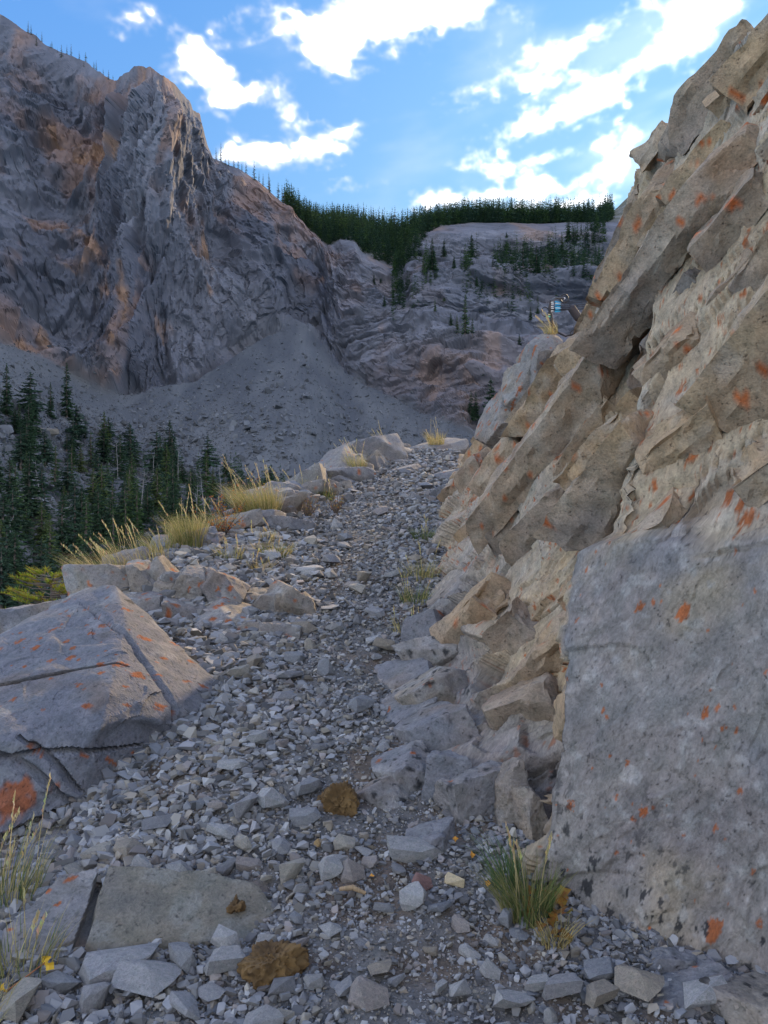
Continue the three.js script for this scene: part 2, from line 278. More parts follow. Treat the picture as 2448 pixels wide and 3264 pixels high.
function spline2(f, x) { return (f(x - .5) + 2 * f(x) + f(x + .5)) / 4; }
{
  const xs = [], zs = [];
  for (let x = -14; x < -3; x += .25) xs.push(x); for (let x = -3; x < 2.4; x += .03) xs.push(x); for (let x = 2.4; x < 8; x += .4) xs.push(x);
  for (let z = 3; z > -1.5; z -= .2) zs.push(z); for (let z = -1.5; z > -6; z -= .025) zs.push(z); for (let z = -6; z > -18; z -= .05) zs.push(z); for (let z = -18; z > -26; z -= .3) zs.push(z);
  const geo = grid(xs.length, zs.length, (i, j, o) => {
    const x = xs[i], z = zs[j], y = ground(x, z), v = fbm2(x * 2.2, z * 2.2, 5, 27), f = fbm2(x * 14, z * 14, 3, 28);
    const soil = sstep(.0, .3, v); let c = mix3([.155, .145, .135], [.165, .125, .095], soil); const s = 1 + .35 * f; 
    o[0] = x; o[1] = y + .008 * f; o[2] = z; o[3] = c[0] * s; o[4] = c[1] * s; o[5] = c[2] * s; o[6] = x; o[7] = z;
  });
  structure(mesh(geo, rockMat, 'trail_ground'));
}

/* ---------- the rock face beside the trail ---------- */
const wallCols = [ // toe, apron, mid, crest
  [[1.75, -.15, .6], [1.85, .6, .6], [2.0, 2.0, .4], [2.45, 4.6, .1]],
  [[1.55, -.12, -1.6], [1.6, .5, -1.65], [1.78, 2.0, -1.95], [2.3, 4.5, -2.3]],
  [[1.25, -.1, -2.55], [1.32, .3, -2.7], [1.5, 1.6, -3.1], [2.05, 4.35, -4.1]],
  [[.9, -.08, -2.8], [.98, .3, -2.95], [1.2, 1.5, -3.35], [2.05, 4.5, -4.8]],
  [[.67, 0, -3.1], [.72, .4, -3.2], [.92, 1.45, -3.6], [2.05, 4.62, -5.7]],
  [[.52, 0, -3.4], [.82, .5, -3.68], [1.16, 1.5, -4.0], [2.06, 4.6, -6.05]],
  [[.1, .12, -3.75], [.5, .62, -4.15], [1.0, 1.6, -4.7], [2.05, 4.52, -6.7]],
  [[.08, .33, -4.7], [.52, .85, -5.0], [.98, 1.95, -5.6], [2.1, 4.36, -7.4]],
  [[.25, .55, -5.9], [.55, .98, -6.1], [1.05, 2.1, -6.7], [2.3, 3.92, -8.3]],
  [[.38, .88, -7.6], [.62, 1.38, -7.7], [1.2, 2.3, -8.2], [2.36, 3.72, -9.0]],
  [[.45, 1.1, -8.6], [.66, 1.52, -8.6], [1.22, 2.35, -9.0], [2.24, 3.4, -9.7]],
  [[.5, 1.25, -9.5], [.72, 1.7, -9.5], [1.27, 2.42, -9.9], [2.14, 3.32, -10.8]],
  [[.8, 1.75, -12], [1.0, 2.15, -12], [1.47, 2.62, -12.2], [2.06, 3.16, -12.9]],
  [[1.25, 2.2, -14.6], [1.5, 2.6, -14.6], [1.7, 2.85, -14.7], [1.93, 3.14, -15]],
  [[2.0, 2.5, -17], [2.1, 2.7, -17], [2.2, 2.8, -17.1], [2.4, 2.9, -17.3]],
  [[3.2, 2.0, -19], [3.3, 2.2, -19], [3.4, 2.4, -19.1], [3.6, 2.5, -19.3]]];
let WALL;
const wallGeo = (() => {
  const segs = [10, 110, 90, 90, 40, 60, 60, 50, 44, 30, 30, 40, 30, 20, 10], us = []; segs.forEach((n, k) => { for (let i = 0; i < n; i++) us.push(k + i / n); }); us.push(15);
  const vs = []; [[0, 70], [1, 150], [2, 110]].forEach(([k, n]) => { for (let i = 0; i < n; i++) vs.push(k + i / n); }); for (let i = 0; i <= 26; i++) vs.push(3 + i / 26);
  const nc = us.length, nr = vs.length, B = new Float32Array(nc * nr * 3), ML = new Float32Array(nc * nr * 2);
  const cr = (a, b, c, d, t) => { const t2 = t * t, t3 = t2 * t; return .5 * (2 * b + (c - a) * t + (2 * a - 5 * b + 4 * c - d) * t2 + (3 * b - a - 3 * c + d) * t3); };
  const colAt = (k, u) => { const a = max(u - 1, 0), c = min(u + 1, 15), d = min(u + 2, 15); return [a, c, d]; };
  for (let i = 0; i < nc; i++) {
    const u = min(us[i], 14.9999), ku = floor(u), fu = us[i] - ku, A = wallCols[max(ku - 1, 0)], Bc = wallCols[ku], C = wallCols[ku + 1], Dd = wallCols[min(ku + 2, 15)];
    const node = k => [0, 1, 2].map(n => lerp(cr(A[k][n], Bc[k][n], C[k][n], Dd[k][n], fu), lerp(Bc[k][n], C[k][n], fu), .6));
    const nd = [node(0), node(1), node(2), node(3)], hill = [nd[3][0] + 9, nd[3][1] + 2.2, nd[3][2] - .5], all = [nd[0], ...nd, hill];
    for (let j = 0; j < nr; j++) {
      const v = min(vs[j], 3.9999), kv = floor(v), fv = vs[j] - kv, q = (j * nc + i) * 3;
      for (let n = 0; n < 3; n++) {
        let w;
        if (kv < 3) { const p0 = nd[max(kv - 1, 0)][n], p3 = kv < 2 ? nd[kv + 2][n] : nd[3][n] + (nd[3][n] - nd[2][n]) * .5; w = lerp(cr(p0, nd[kv][n], nd[kv + 1][n], p3, fv), lerp(nd[kv][n], nd[kv + 1][n], fv), .45); }
        else w = lerp(nd[3][n], hill[n], fv * fv * .7 + fv * .3);
        B[q + n] = w;
      }
    }
  }
  for (let j = 0; j < nr; j++) for (let i = 0; i < nc; i++) { // metres along and up
    const k = j * nc + i, q = k * 3;
    if (i) { const p = q - 3; ML[k * 2] = ML[k * 2 - 2] + sqrt((B[q] - B[p]) ** 2 + (B[q + 1] - B[p + 1]) ** 2 + (B[q + 2] - B[p + 2]) ** 2); }
    if (j) { const p = q - nc * 3; ML[k * 2 + 1] = ML[(k - nc) * 2 + 1] + sqrt((B[q] - B[p]) ** 2 + (B[q + 1] - B[p + 1]) ** 2 + (B[q + 2] - B[p + 2]) ** 2); }
  }
  WALL = { us, vs, nc, nr };
  const N = [0, 0, 0], T = [0, 0, 0], S = [0, 0, 0];
  const frame = (i, j) => {
    const i0 = max(i - 6, 0), i1 = min(i + 6, nc - 1), j0 = max(j - 6, 0), j1 = min(j + 6, nr - 1), a = (j * nc + i0) * 3, b = (j * nc + i1) * 3, c = (j0 * nc + i) * 3, d = (j1 * nc + i) * 3; let l1 = 0, l2 = 0;
    for (let n = 0; n < 3; n++) { S[n] = B[b + n] - B[a + n]; T[n] = B[d + n] - B[c + n]; l1 += S[n] ** 2; l2 += T[n] ** 2; } l1 = 1 / sqrt(l1); l2 = 1 / sqrt(l2); for (let n = 0; n < 3; n++) { S[n] *= l1; T[n] *= l2; }
    N[0] = T[1] * S[2] - T[2] * S[1]; N[1] = T[2] * S[0] - T[0] * S[2]; N[2] = T[0] * S[1] - T[1] * S[0]; const l = 1 / sqrt(N[0] ** 2 + N[1] ** 2 + N[2] ** 2); for (let n = 0; n < 3; n++) N[n] *= l;
    if (N[0] > 0 && vs[j] < 3) for (let n = 0; n < 3; n++) N[n] *= -1;
  };
  const wg = grid(nc, nr, (i, j, o) => {
    const k = j * nc + i, q = k * 3; frame(i, j); const x = B[q], y = B[q + 1], z = B[q + 2], u = us[i], v = vs[j];
    const along = -z * .75 + (x - .5) * -.5, up = y * 1.08;     // surface metres, from the world
    const U = ML[k * 2] * .25 + along * .75, V = lerp(ML[k * 2 + 1], up, .7);
    const slab = sstep(.9, 1.2, u) * sstep(4.12, 4.0, u) * sstep(2.06, 1.94, v + .08 * n2(u * 2, 3)) ;
    const apron = sstep(4.0, 5.2, u) * sstep(1.25, .85, v) * sstep(9, 8, u);
    const ang = .78, ca = cos(ang), sa = sin(ang);
    const wu = U + .16 * n2(U * .6, V * .6, 61), wv = V + .16 * n2(U * .6 + 7, V * .6, 63);
    const r = -wu * ca + wv * sa, qq = wu * sa + wv * ca;
    const back = clamp(sstep(4.15, 4.5, u) * sstep(1.0, 1.3, v) + sstep(1.96, 2.08, v) * sstep(4.6, 4.1, u)), amp = lerp(.5, .03, slab) * lerp(1, 1.3, apron) * (1 - back);
    let h = amp * .46 * plate2(r / 2.0, qq / .72, 3, .04, -.55, .3, .34, .2); const c1 = FC[2], e1 = FC[1];
    const k1 = x + N[0] * h, k2 = y + N[1] * h, k3 = z + N[2] * h, ra = (k3 * .55 + k2 * .62 + k1 * .35), rb = (-k3 * .75 + k2 * .72), rc = (k1 * .9 - k2 * .35);
    h -= lerp(.15, .012, slab) * (1 - .7 * back) * env3(ra / .75, rb / .36, rc / .55, 4, 1.3, .5, .45); const c2 = FC[2], e2 = FC[1];
    const calm = .3 + .7 * sstep(.08, .26, e1); h += lerp(1, .12, slab) * (1 - .4 * back) * -.055 * env3(ra / .22, rb / .12, rc / .17, 5, 1.3, .45, .45); const c3 = FC[2];
    h += calm * lerp(1, .6, slab) * -.016 * env3(ra / .07, rb / .045, rc / .06, 6, 1.3, .5, .45);
    const crack = sstep(.03, 0, e1) * .05 * (1 - slab) * (c1 & 1) + sstep(.03, 0, e2) * .02 * (c2 & 1) * (1 - slab);
    h += .03 * fbm2(U * 2, V * 2, 4, 66) * lerp(1, .8, slab) - crack;
    { const hair = abs(fbm3(x * 1.1 + 3, y * 1.1, z * 1.1, 4) - .03); h -= slab * .012 * sstep(.012, .003, hair) * sstep(-.1, .2, n3(x * 1.5, y * 1.5, z * 1.5)); h -= slab * .02 * sstep(.25, .6, fbm3(x * 5, y * 5, z * 5 + 9, 3)); }
    h += .05 * slab - .11 * back;
    const over = sstep(3.0, 3.25, v); h *= lerp(1, .6, over);
    const kq = .12 * h * (1 - slab) * (1 - over);           // plates lean over their lower edge
    for (let n = 0; n < 3; n++) o[n] = [x, y, z][n] + N[n] * h + kq * (-S[n] * sa - T[n] * ca) * .8;
    // colours
    const X = o[0], Y = o[1], Z = o[2];
    const v1 = fbm3(X * .9, Y * .9, Z * .9, 4), v2 = fbm3(ra * 1.2, rb * 4, X * 2, 5), v3 = fbm3(X * 7, Y * 7, Z * 7, 4), v4 = fbm3(X * 22, Y * 22, Z * 22, 3), pc = (c1 & 255) / 255, pd = (c2 & 255) / 255;
    let c = mix3([.33, .29, .245], [.47, .35, .215], clamp(.5 + v1 * .9 + (pc - .5) * .5 + (1 - slab) * .15));
    c = mix3(c, [.45, .39, .31], .6 * sstep(.1, .5, v2 + (pd - .5) * .5));
    c = mix3(c, [.25, .15, .075], .6 * sstep(.22, .55, v1 * .7 - v2 * .7 + v3 * .3));
    c = mix3(c, [.228, .214, .208], .8 * slab * sstep(-.35, .25, v1 + v3 * .6)); c = mix3(c, [.34, .27, .18], .6 * slab * sstep(.1, .4, fbm3(X * 2.2 + 7, Y * 1.6, Z * 2.2, 5))); c = mix3(c, [.18, .176, .18], .55 * slab * sstep(.16, .4, fbm3(X * 1.7, Y * 2.6 + 3, Z * 1.7, 5)));
    c = mix3(c, [.36, .34, .31], .5 * slab * sstep(.15, .4, v3 * .25 + 1.1 * v4 + .3 * fbm3(X * 60, Y * 60, Z * 60, 2)));
    c = mix3(c, [.21, .21, .225], .7 * apron);
    const sh = (.9 + .2 * ((c3 & 255) / 255)) * (1 + .25 * v4); c = [c[0] * sh, c[1] * sh, c[2] * sh];
    o[3] = c[0]; o[4] = c[1]; o[5] = c[2]; o[6] = slab; o[7] = apron;
  });
  // lichen and texture coordinates, laid on each face the way it points
  const wp = wg.attributes.position.array, wn = wg.attributes.normal.array, wc = wg.attributes.color.array, wu = wg.attributes.uv.array;
  for (let k = 0; k < nc * nr; k++) {
    const X = wp[k * 3], Y = wp[k * 3 + 1], Z = wp[k * 3 + 2], ax = abs(wn[k * 3]), ay = abs(wn[k * 3 + 1]), az = abs(wn[k * 3 + 2]), slab = wu[k * 2], apron = wu[k * 2 + 1], u = us[k % nc], v = vs[floor(k / nc)];
    const A = -Z * .75 - X * .85, B = Y * .95 - X * .35 + Z * .15; wu[k * 2] = A; wu[k * 2 + 1] = B;
    const far = sstep(6.5, 9.5, u), v1 = fbm3(X * .9, Y * .9, Z * .9, 3), patchy = sstep(-.1, .35, fbm3(X * .55 + 4, Y * .55, Z * .55, 3) + .25 * far);
    let li = max(spots(A, B, .11, (.10 + .4 * patchy) * (1 - .72 * slab), 81, .006, .032), .9 * spots(A, B, .05, (1 - .7 * slab) * .5 * sstep(.1, .5, patchy * .7 + v1), 84, .003, .012)); li = max(li, far * spots(A, B, .10, .62 * patchy, 82, .012, .06) * sstep(1.0, 1.6, v));
    li *= .92 * (1 - .5 * apron); let c = mix3([wc[k * 3], wc[k * 3 + 1], wc[k * 3 + 2]], ORANGE, li);
    const bl = max(apron, sstep(1.45, .8, v) * slab); if (bl > 0) c = mix3(c, BLACK, .9 * bl * spots(A, B, .055, .75 * sstep(-.15, .15, fbm3(X * 1.3, Y * 1.3, Z * 1.3, 3)), 83, .006, .026));
    wc.set(c, k * 3);
  }
  return wg;
})();
const faceGroup = add(new THREE.Group(), 'cliff'); mesh(wallGeo, rockMat, 'rock_mass', faceGroup);
tag(faceGroup, 'steep tan limestone rock face with orange lichen rising beside the gravel trail', 'rock face');

/* ---------- loose and bedded rocks ---------- */

function boxUV(g) {                                        // metres, by the way each face points
  const p = g.attributes.position, n = p.count, uv = new Float32Array(n * 2), a = new THREE.Vector3(), b = new THREE.Vector3(), c = new THREE.Vector3();
  for (let i = 0; i < n; i += 3) {
    a.fromBufferAttribute(p, i); b.fromBufferAttribute(p, i + 1).sub(a); c.fromBufferAttribute(p, i + 2).sub(a); b.cross(c); const x = abs(b.x), y = abs(b.y), z = abs(b.z);
    for (let k = i; k < i + 3; k++) { const X = p.getX(k), Y = p.getY(k), Z = p.getZ(k); if (x > y && x > z) { uv[k * 2] = Z; uv[k * 2 + 1] = Y; } else if (y > z) { uv[k * 2] = X; uv[k * 2 + 1] = Z; } else { uv[k * 2] = X; uv[k * 2 + 1] = Y; } }
  }
  g.setAttribute('uv', new THREE.BufferAttribute(uv, 2)); return g;
}
function starRock(planes, detail, { round = .06, rough, color, crease = .6, ox = 0, oy = 0, oz = 0 }) {
  let g = new THREE.IcosahedronGeometry(1, detail); g.deleteAttribute('uv'); g.deleteAttribute('normal'); g = mergeVertices(g, 1e-5);
  const p = g.attributes.position, n = p.count, C = new Float32Array(n * 3), k = 1 / round;
  for (let i = 0; i < n; i++) {
    let x = p.getX(i), y = p.getY(i), z = p.getZ(i), l = 1 / sqrt(x * x + y * y + z * z); x *= l; y *= l; z *= l;
    let r = 1e9; const rs = []; for (const q of planes) { const m = q[0] * x + q[1] * y + q[2] * z; if (m > 1e-3) { const v = q[3] / m; rs.push(v); if (v < r) r = v; } }
    let s = 0; for (const v of rs) s += exp(-(v / r - 1) * k); r *= 1 - Math.log(s) * round * .8;
    const h = rough ? rough(x * r + ox, y * r + oy, z * r + oz) : 0; r += h;
    p.setXYZ(i, x * r, y * r, z * r); const c = color(x * r + ox, y * r + oy, z * r + oz); C.set(c, i * 3);
  }
  g.setAttribute('color', new THREE.BufferAttribute(C, 3));
  g = toCreasedNormals(g, crease); return boxUV(g);
}
function hullPlanes(pts) {                                 // planes of the convex hull round its middle
  const V = pts.map(p => new THREE.Vector3(...p)), c = V.reduce((a, b) => a.add(b), new THREE.Vector3()).divideScalar(V.length);
  const h = new ConvexHull().setFromPoints(V); return { c, planes: h.faces.map(f => [f.normal.x, f.normal.y, f.normal.z, max(.02, f.constant - f.normal.dot(c))]) };
}
function blockPlanes(R, sx, sy, sz, cuts = 6, tilt = .22) { // a broken block
  const P = []; for (const [x, y, z, d] of [[1, 0, 0, sx], [-1, 0, 0, sx], [0, 1, 0, sy], [0, -1, 0, sy], [0, 0, 1, sz], [0, 0, -1, sz]]) { const v = new THREE.Vector3(x + tilt * (R() * 2 - 1), y + tilt * (R() * 2 - 1), z + tilt * (R() * 2 - 1)).normalize(); P.push([v.x, v.y, v.z, d * (.8 + .3 * R())]); }
  for (let i = 0; i < cuts; i++) { const v = new THREE.Vector3(R() * 2 - 1, R() * 2 - 1, R() * 2 - 1).normalize(); const s = sqrt((v.x * sx) ** 2 + (v.y * sy) ** 2 + (v.z * sz) ** 2); P.push([v.x, v.y, v.z, s * (.78 + .32 * R())]); }
  return P;
}
const GREY = [.205, .202, .215], PALE = [.33, .32, .315], TAN = [.33, .265, .19], BROWN = [.21, .135, .08];
function limestone(seed, warm = .2, lichen = .2, dark = 0) {
  return (x, y, z) => {
    const X = x + seed * 3.7, LA = X + .15 * y + .25 * z, LB = .72 * y - .7 * z, a = fbm3(X * 1.6, y * 1.6, z * 1.6, 3), b = fbm3(X * 7, y * 7, z * 7, 3), e = fbm3(X * 2.5 + 9, y * 2.5, z * 2.5, 3);
    let c = mix3(GREY, TAN, clamp(warm + a * .9 + b * .3)); c = mix3(c, PALE, .6 * sstep(.1, .4, b + a * .3)); c = mix3(c, BROWN, .5 * sstep(.25, .5, e));
    if (lichen > 0) { const s = max(spots(LA, LB, .085, lichen, 181, .006, .030), spots(LA + 5, LB, .3, lichen * .6, 182, .012, .036)); c = mix3(c, ORANGE, .92 * s); }
    if (dark > 0) { const s = spots(LA, LB, .06, dark * sstep(-.15, .15, a), 191, .006, .022); c = mix3(c, BLACK, .9 * s); }
    return c;
  };
}
const tinted = (f, t) => (x, y, z) => { const c = f(x, y, z); return [c[0] * t[0], c[1] * t[1], c[2] * t[2]]; };
const roughA = (amp, f, seed = 0) => (x, y, z) => { const X = x + seed * 5.1; return amp * (plate3(X * f, y * f, z * f, 21, .9, .45, .2) + .4 * plate3(X * f * 3, y * f * 3, z * f * 3, 22, .9, .45, .25) + .35 * fbm3(X * f * 6, y * f * 6, z * f * 6, 3)); };
function hullStone(R, sx, sy, sz, n) {                    // sharp-edged fragment
  const pts = []; for (let i = 0; i < n; i++) { const v = new THREE.Vector3(R() * 2 - 1, R() * 2 - 1, R() * 2 - 1), m = max(abs(v.x), abs(v.y), abs(v.z)), l = v.length(); v.multiplyScalar(lerp(1 / m, 1 / l, .45 + .3 * R()) * (.75 + .25 * R())); pts.push(new THREE.Vector3(v.x * sx, v.y * sy, v.z * sz)); }
  const g = new ConvexGeometry(pts); boxUV(g); return g;
}
function paint(g, fn) { const p = g.attributes.position, C = new Float32Array(p.count * 3); for (let i = 0; i < p.count; i++) C.set(fn(p.getX(i), p.getY(i), p.getZ(i)), i * 3); g.setAttribute('color', new THREE.BufferAttribute(C, 3)); return g; }
/* angular fragments for stones: shared shapes */
const stoneR = rng(77), stoneGeos = [];
for (let i = 0; i < 18; i++) stoneGeos.push(paint(hullStone(stoneR, .5, .22 + .26 * stoneR(), .32 + .2 * stoneR(), 13 + floor(8 * stoneR())), () => [1, 1, 1]));
const stoneTints = [[.36, .31, .25], [.22, .215, .22], [.34, .335, .34], [.37, .36, .355], [.30, .30, .31], [.41, .40, .39], [.33, .32, .325], [.40, .365, .31], [.36, .315, .29], [.28, .285, .30], [.45, .44, .43]];
const stoneMats = stoneTints.map(c => new THREE.MeshStandardMaterial({ color: new THREE.Color().setRGB(...c).multiplyScalar(.84), map: texGrain, bumpMap: texBump, bumpScale: .004, roughness: .95, vertexColors: true }));
const shotStones = [];
const tintNames = ['buff', 'dark grey', 'grey', 'grey', 'dark grey', 'pale grey', 'grey', 'tan', 'pinkish', 'dark grey', 'pale grey'];
const whereOf = (x, z) => -z > 8.5 ? 'high on the trail near the crest' : x > .2 ? 'close to the foot of the rock face' : -z < 3.5 && x < -.3 ? 'around the long flat slab' : x < -.7 ? 'on the trail edge below the boulder and outcrop' : -z < 4.2 ? 'on the trail between the dung lumps and the ledges' : 'on the climbing middle stretch of the trail';
function placeStone(x, z, w, h, seed, label, mat, group) {
  const R = rng(seed * 7919 + 5), gi = floor(R() * stoneGeos.length), ti = floor(R() * stoneMats.length), o = mesh(stoneGeos[gi], mat || stoneMats[ti], 'stone');
  if (!mat) { const size = w > .16 ? 'large' : w > .1 ? 'hand-sized' : 'fist-sized'; label = `${size} ${tintNames[ti]} angular stone ${whereOf(x, z)}`; group = `${size} ${tintNames[ti]} stones ${whereOf(x, z)}`; }
  o.scale.set(w * 1.15, max(h, w * .45) * 1.45, w * (.7 + .4 * R())); o.rotation.set((R() - .5) * .5, (R() - .5) * 2.2, (R() - .5) * .5, 'YXZ');
  o.position.set(x, ground(x, z) + max(h, w * .4) * .38, z); tag(o, label, 'stone', group); shotStones.push([x, z, w * .4]); return o;
}
const bigStones = [[-0.81,-3.18,0.107,0.108],[-0.71,-3.17,0.095,0.095],[-0.68,-2.71,0.121,0.092],[-0.53,-2.67,0.14,0.096],[-0.4,-2.77,0.072,0.066],[-0.22,-2.56,0.07,0.061],[-0.77,-2.62,0.186,0.078],[-0.89,-2.71,0.229,0.07],[-0.55,-2.56,0.08,0.071],[-0.35,-3.59,0.121,0.089],[-0.76,-3.66,0.082,0.08],[-1.25,-3.31,0.111,0.082],[-1.34,-3.18,0.079,0.07],[-1.26,-3.18,0.099,0.047],[-0.62,-2.51,0.141,0.06],[-1.09,-3.42,0.115,0.061],[0.21,-2.98,0.089,0.053],[0.13,-3.34,0.216,0.066],[0.44,-2.91,0.065,0.093],[0.48,-2.85,0.064,0.048],[-0.19,-2.85,0.078,0.045],[0.0,-2.99,0.074,0.048],[0.06,-3.21,0.052,0.064],[0.18,-2.55,0.051,0.046],[0.23,-2.52,0.069,0.07],[0.41,-2.51,0.156,0.05],[0.49,-2.57,0.096,0.056],[0.56,-2.54,0.139,0.086],[0.68,-2.52,0.125,0.075],[0.81,-2.55,0.133,0.091],[0.99,-2.51,0.156,0.09],[0.71,-2.63,0.111,0.063],[-0.59,-5.96,0.193,0.107],[0.01,-5.56,0.166,0.111],[-0.6,-4.84,0.132,0.067],[-0.6,-5.11,0.191,0.092],[-0.22,-3.21,0.088,0.083],[-0.12,-3.19,0.095,0.076],[-1.22,-3.46,0.172,0.069],[-1.22,-3.02,0.075,0.048],[-1.31,-2.9,0.079,0.075],[-0.91,-2.53,0.082,0.101],[-1.13,-2.52,0.141,0.075],[-1.06,-2.64,0.131,0.042],[-0.55,-3.28,0.098,0.052],[-1.0,-3.59,0.134,0.064],[-0.99,-3.28,0.106,0.059],[-1.1,-5.76,0.172,0.069],[-0.7,-7.57,0.226,0.09],[-0.42,-8.57,0.192,0.077],[-1.12,-7.9,0.216,0.11],[-1.21,-9.8,0.293,0.098],[-0.03,-10.23,0.178,0.122],[0.1,-7.43,0.203,0.074],[0.31,-7.95,0.158,0.079],[-0.44,-6.54,0.163,0.078],[-0.3,-7.11,0.142,0.071],[-1.29,-6.95,0.156,0.083],[-1.07,-6.42,0.176,0.077],[-0.07,-2.78,0.055,0.028],[-0.01,-2.64,0.072,0.037],[-0.29,-2.79,0.062,0.044],[-0.12,-2.54,0.076,0.046],[0.04,-2.58,0.058,0.046],[0.29,-2.75,0.075,0.038],[0.35,-2.64,0.072,0.047],[0.16,-2.75,0.055,0.033],[-0.08,-3.35,0.083,0.047],[-0.44,-3.38,0.084,0.054],[-0.25,-3.11,0.062,0.037]];
const ledgeTrees = [[418,306,11],[427,308,9],[435,312,11],[445,302,11],[465,335,32],[457,333,15],[451,325,11],[472,340,15],[519,346,8],[480,314,11],[493,287,21],[477,287,9],[508,310,9],[514,293,11],[484,376,11],[471,418,23],[491,431,43],[476,422,21],[485,422,17],[503,425,21],[480,435,15],[384,306,6],[376,284,9],[382,285,8],[397,282,9],[425,274,15],[433,270,26],[444,259,15],[472,261,21],[454,268,11],[508,251,15],[523,270,23],[537,274,23],[552,265,19],[563,255,19],[575,251,17],[582,238,11],[569,242,17],[540,314,15],[531,321,11],[558,282,11]];

bigStones.forEach(([x, z, w, h], i) => placeStone(x, z, w * 1.15, h * 1.15, i + 1, 'large angular grey limestone block lying in the trail gravel', null, 'large loose blocks on the trail'));
/* a few that stand out */
placeStone(.15, -3.12, .09, .07, 301, 'dull red stone among the grey gravel', new THREE.MeshStandardMaterial({ color: new THREE.Color().setRGB(.26, .15, .135), map: texGrain, roughness: .95, vertexColors: true }));
placeStone(.28, -3.15, .09, .05, 302, 'small yellowish stone beside the dull red stone', new THREE.MeshStandardMaterial({ color: new THREE.Color().setRGB(.55, .44, .27), map: texGrain, roughness: .95, vertexColors: true }));
placeStone(-.28, -3.42, .045, .04, 303, 'small ochre stone on bare soil of the trail', new THREE.MeshStandardMaterial({ color: new THREE.Color().setRGB(.36, .24, .11), map: texGrain, roughness: .95, vertexColors: true }));
{ // middling stones, scattered
  const R = rng(4242); let n = 0, tries = 0;
  while (n < 215 && tries++ < 5000) {
    const d = 2.3 + 12 * pow(R(), 1.7), z = -d, lo = max(edgeX(d) + .15, -.478 * d), x = lerp(lo, d < 3.2 ? .6 : d < 8 ? .3 : .7, R()), w = lerp(.055, .13, pow(R(), 2)) * (1 + .07 * d);
    if (shotStones.some(s => (s[0] - x) ** 2 + (s[1] - z) ** 2 < (s[2] + w * .5) ** 2 * .8)) continue; if (x > -1.3 && x < -.42 && d > 2.8 && d < 3.22) continue; if (d > 3.4 && d < 6 && x < -.95) continue;
    placeStone(x, z, w, w * (.45 + .4 * R()), 1000 + tries, 'fist-sized angular grey stone lying in the trail gravel', null, 'fist-sized stones on the trail'); n++;
  }
}
{ // gravel: nobody could count it
  const gr = new THREE.Group(); gr.userData.kind = 'stuff'; add(gr, 'gravel');
  const R = rng(99), lists = Array.from({ length: 8 }, () => []), col = new THREE.Color(), M = new THREE.Matrix4(), Q = new THREE.Quaternion(), E = new THREE.Euler(), S = new THREE.Vector3(), T = new THREE.Vector3();
  const geos = []; for (let i = 0; i < 8; i++) geos.push(hullStone(stoneR, .5, .26 + .24 * stoneR(), .34 + .2 * stoneR(), 9 + floor(5 * stoneR())));
  const bands = [[1.9, 3, 17000, .023], [3, 4.2, 17000, .028], [4.2, 6, 17000, .033], [6, 8.5, 17000, .039], [8.5, 12, 14000, .047], [12, 17, 11000, .057], [1.9, 3.8, 16000, .012]];
  for (const [d0, d1, n, s0] of bands) for (let i = 0; i < n; i++) {
    const d = lerp(d0, d1, R()), z = -d, lo = max(edgeX(d) - .5, -.6 * d - .3), hi = d < 3.2 ? 1.45 : d < 9 ? .65 : .65 + (d - 9) * .12, x = lerp(lo, hi, R());
    if (x > -1.3 && x < -.47 && d > 2.83 && d < 3.2) continue;
    const bare = sstep(.12, .34, fbm2(x * 1.3 + 3, z * 1.3, 3, 41)); if (s0 > .013 && R() < bare * .5) continue;
    const mid = exp(-((x + .1 + .25 * sin(z * .5)) ** 2) / .18), s = s0 * (.5 + 1.9 * pow(R(), 3.6)) * (1 + .35 * sstep(-.4, -1.2, x)) * (1 - .38 * mid); const c = stoneTints[floor(R() * stoneTints.length)], m = .70 * (.46 + .84 * R());
    E.set(R() * .9 - .45, R() * 6.28, R() * .9 - .45); Q.setFromEuler(E); S.set(s * 1.15, s * (.8 + .4 * R()), s * (.8 + .4 * R())); T.set(x, ground(x, z) + s * (.08 + .3 * R()), z);
    lists[floor(R() * 8)].push([M.compose(T, Q, S).clone(), col.setRGB(c[0] * m, c[1] * m, c[2] * m).clone()]);
  }
  const gmat = new THREE.MeshStandardMaterial({ roughness: .95 });
  lists.forEach((L, i) => { const im = new THREE.InstancedMesh(geos[i], gmat, L.length); L.forEach((e, k) => { im.setMatrixAt(k, e[0]); im.setColorAt(k, e[1]); }); im.name = 'pebbles'; im.userData.kind = 'stuff'; im.castShadow = im.receiveShadow = true; gr.add(im); });
}
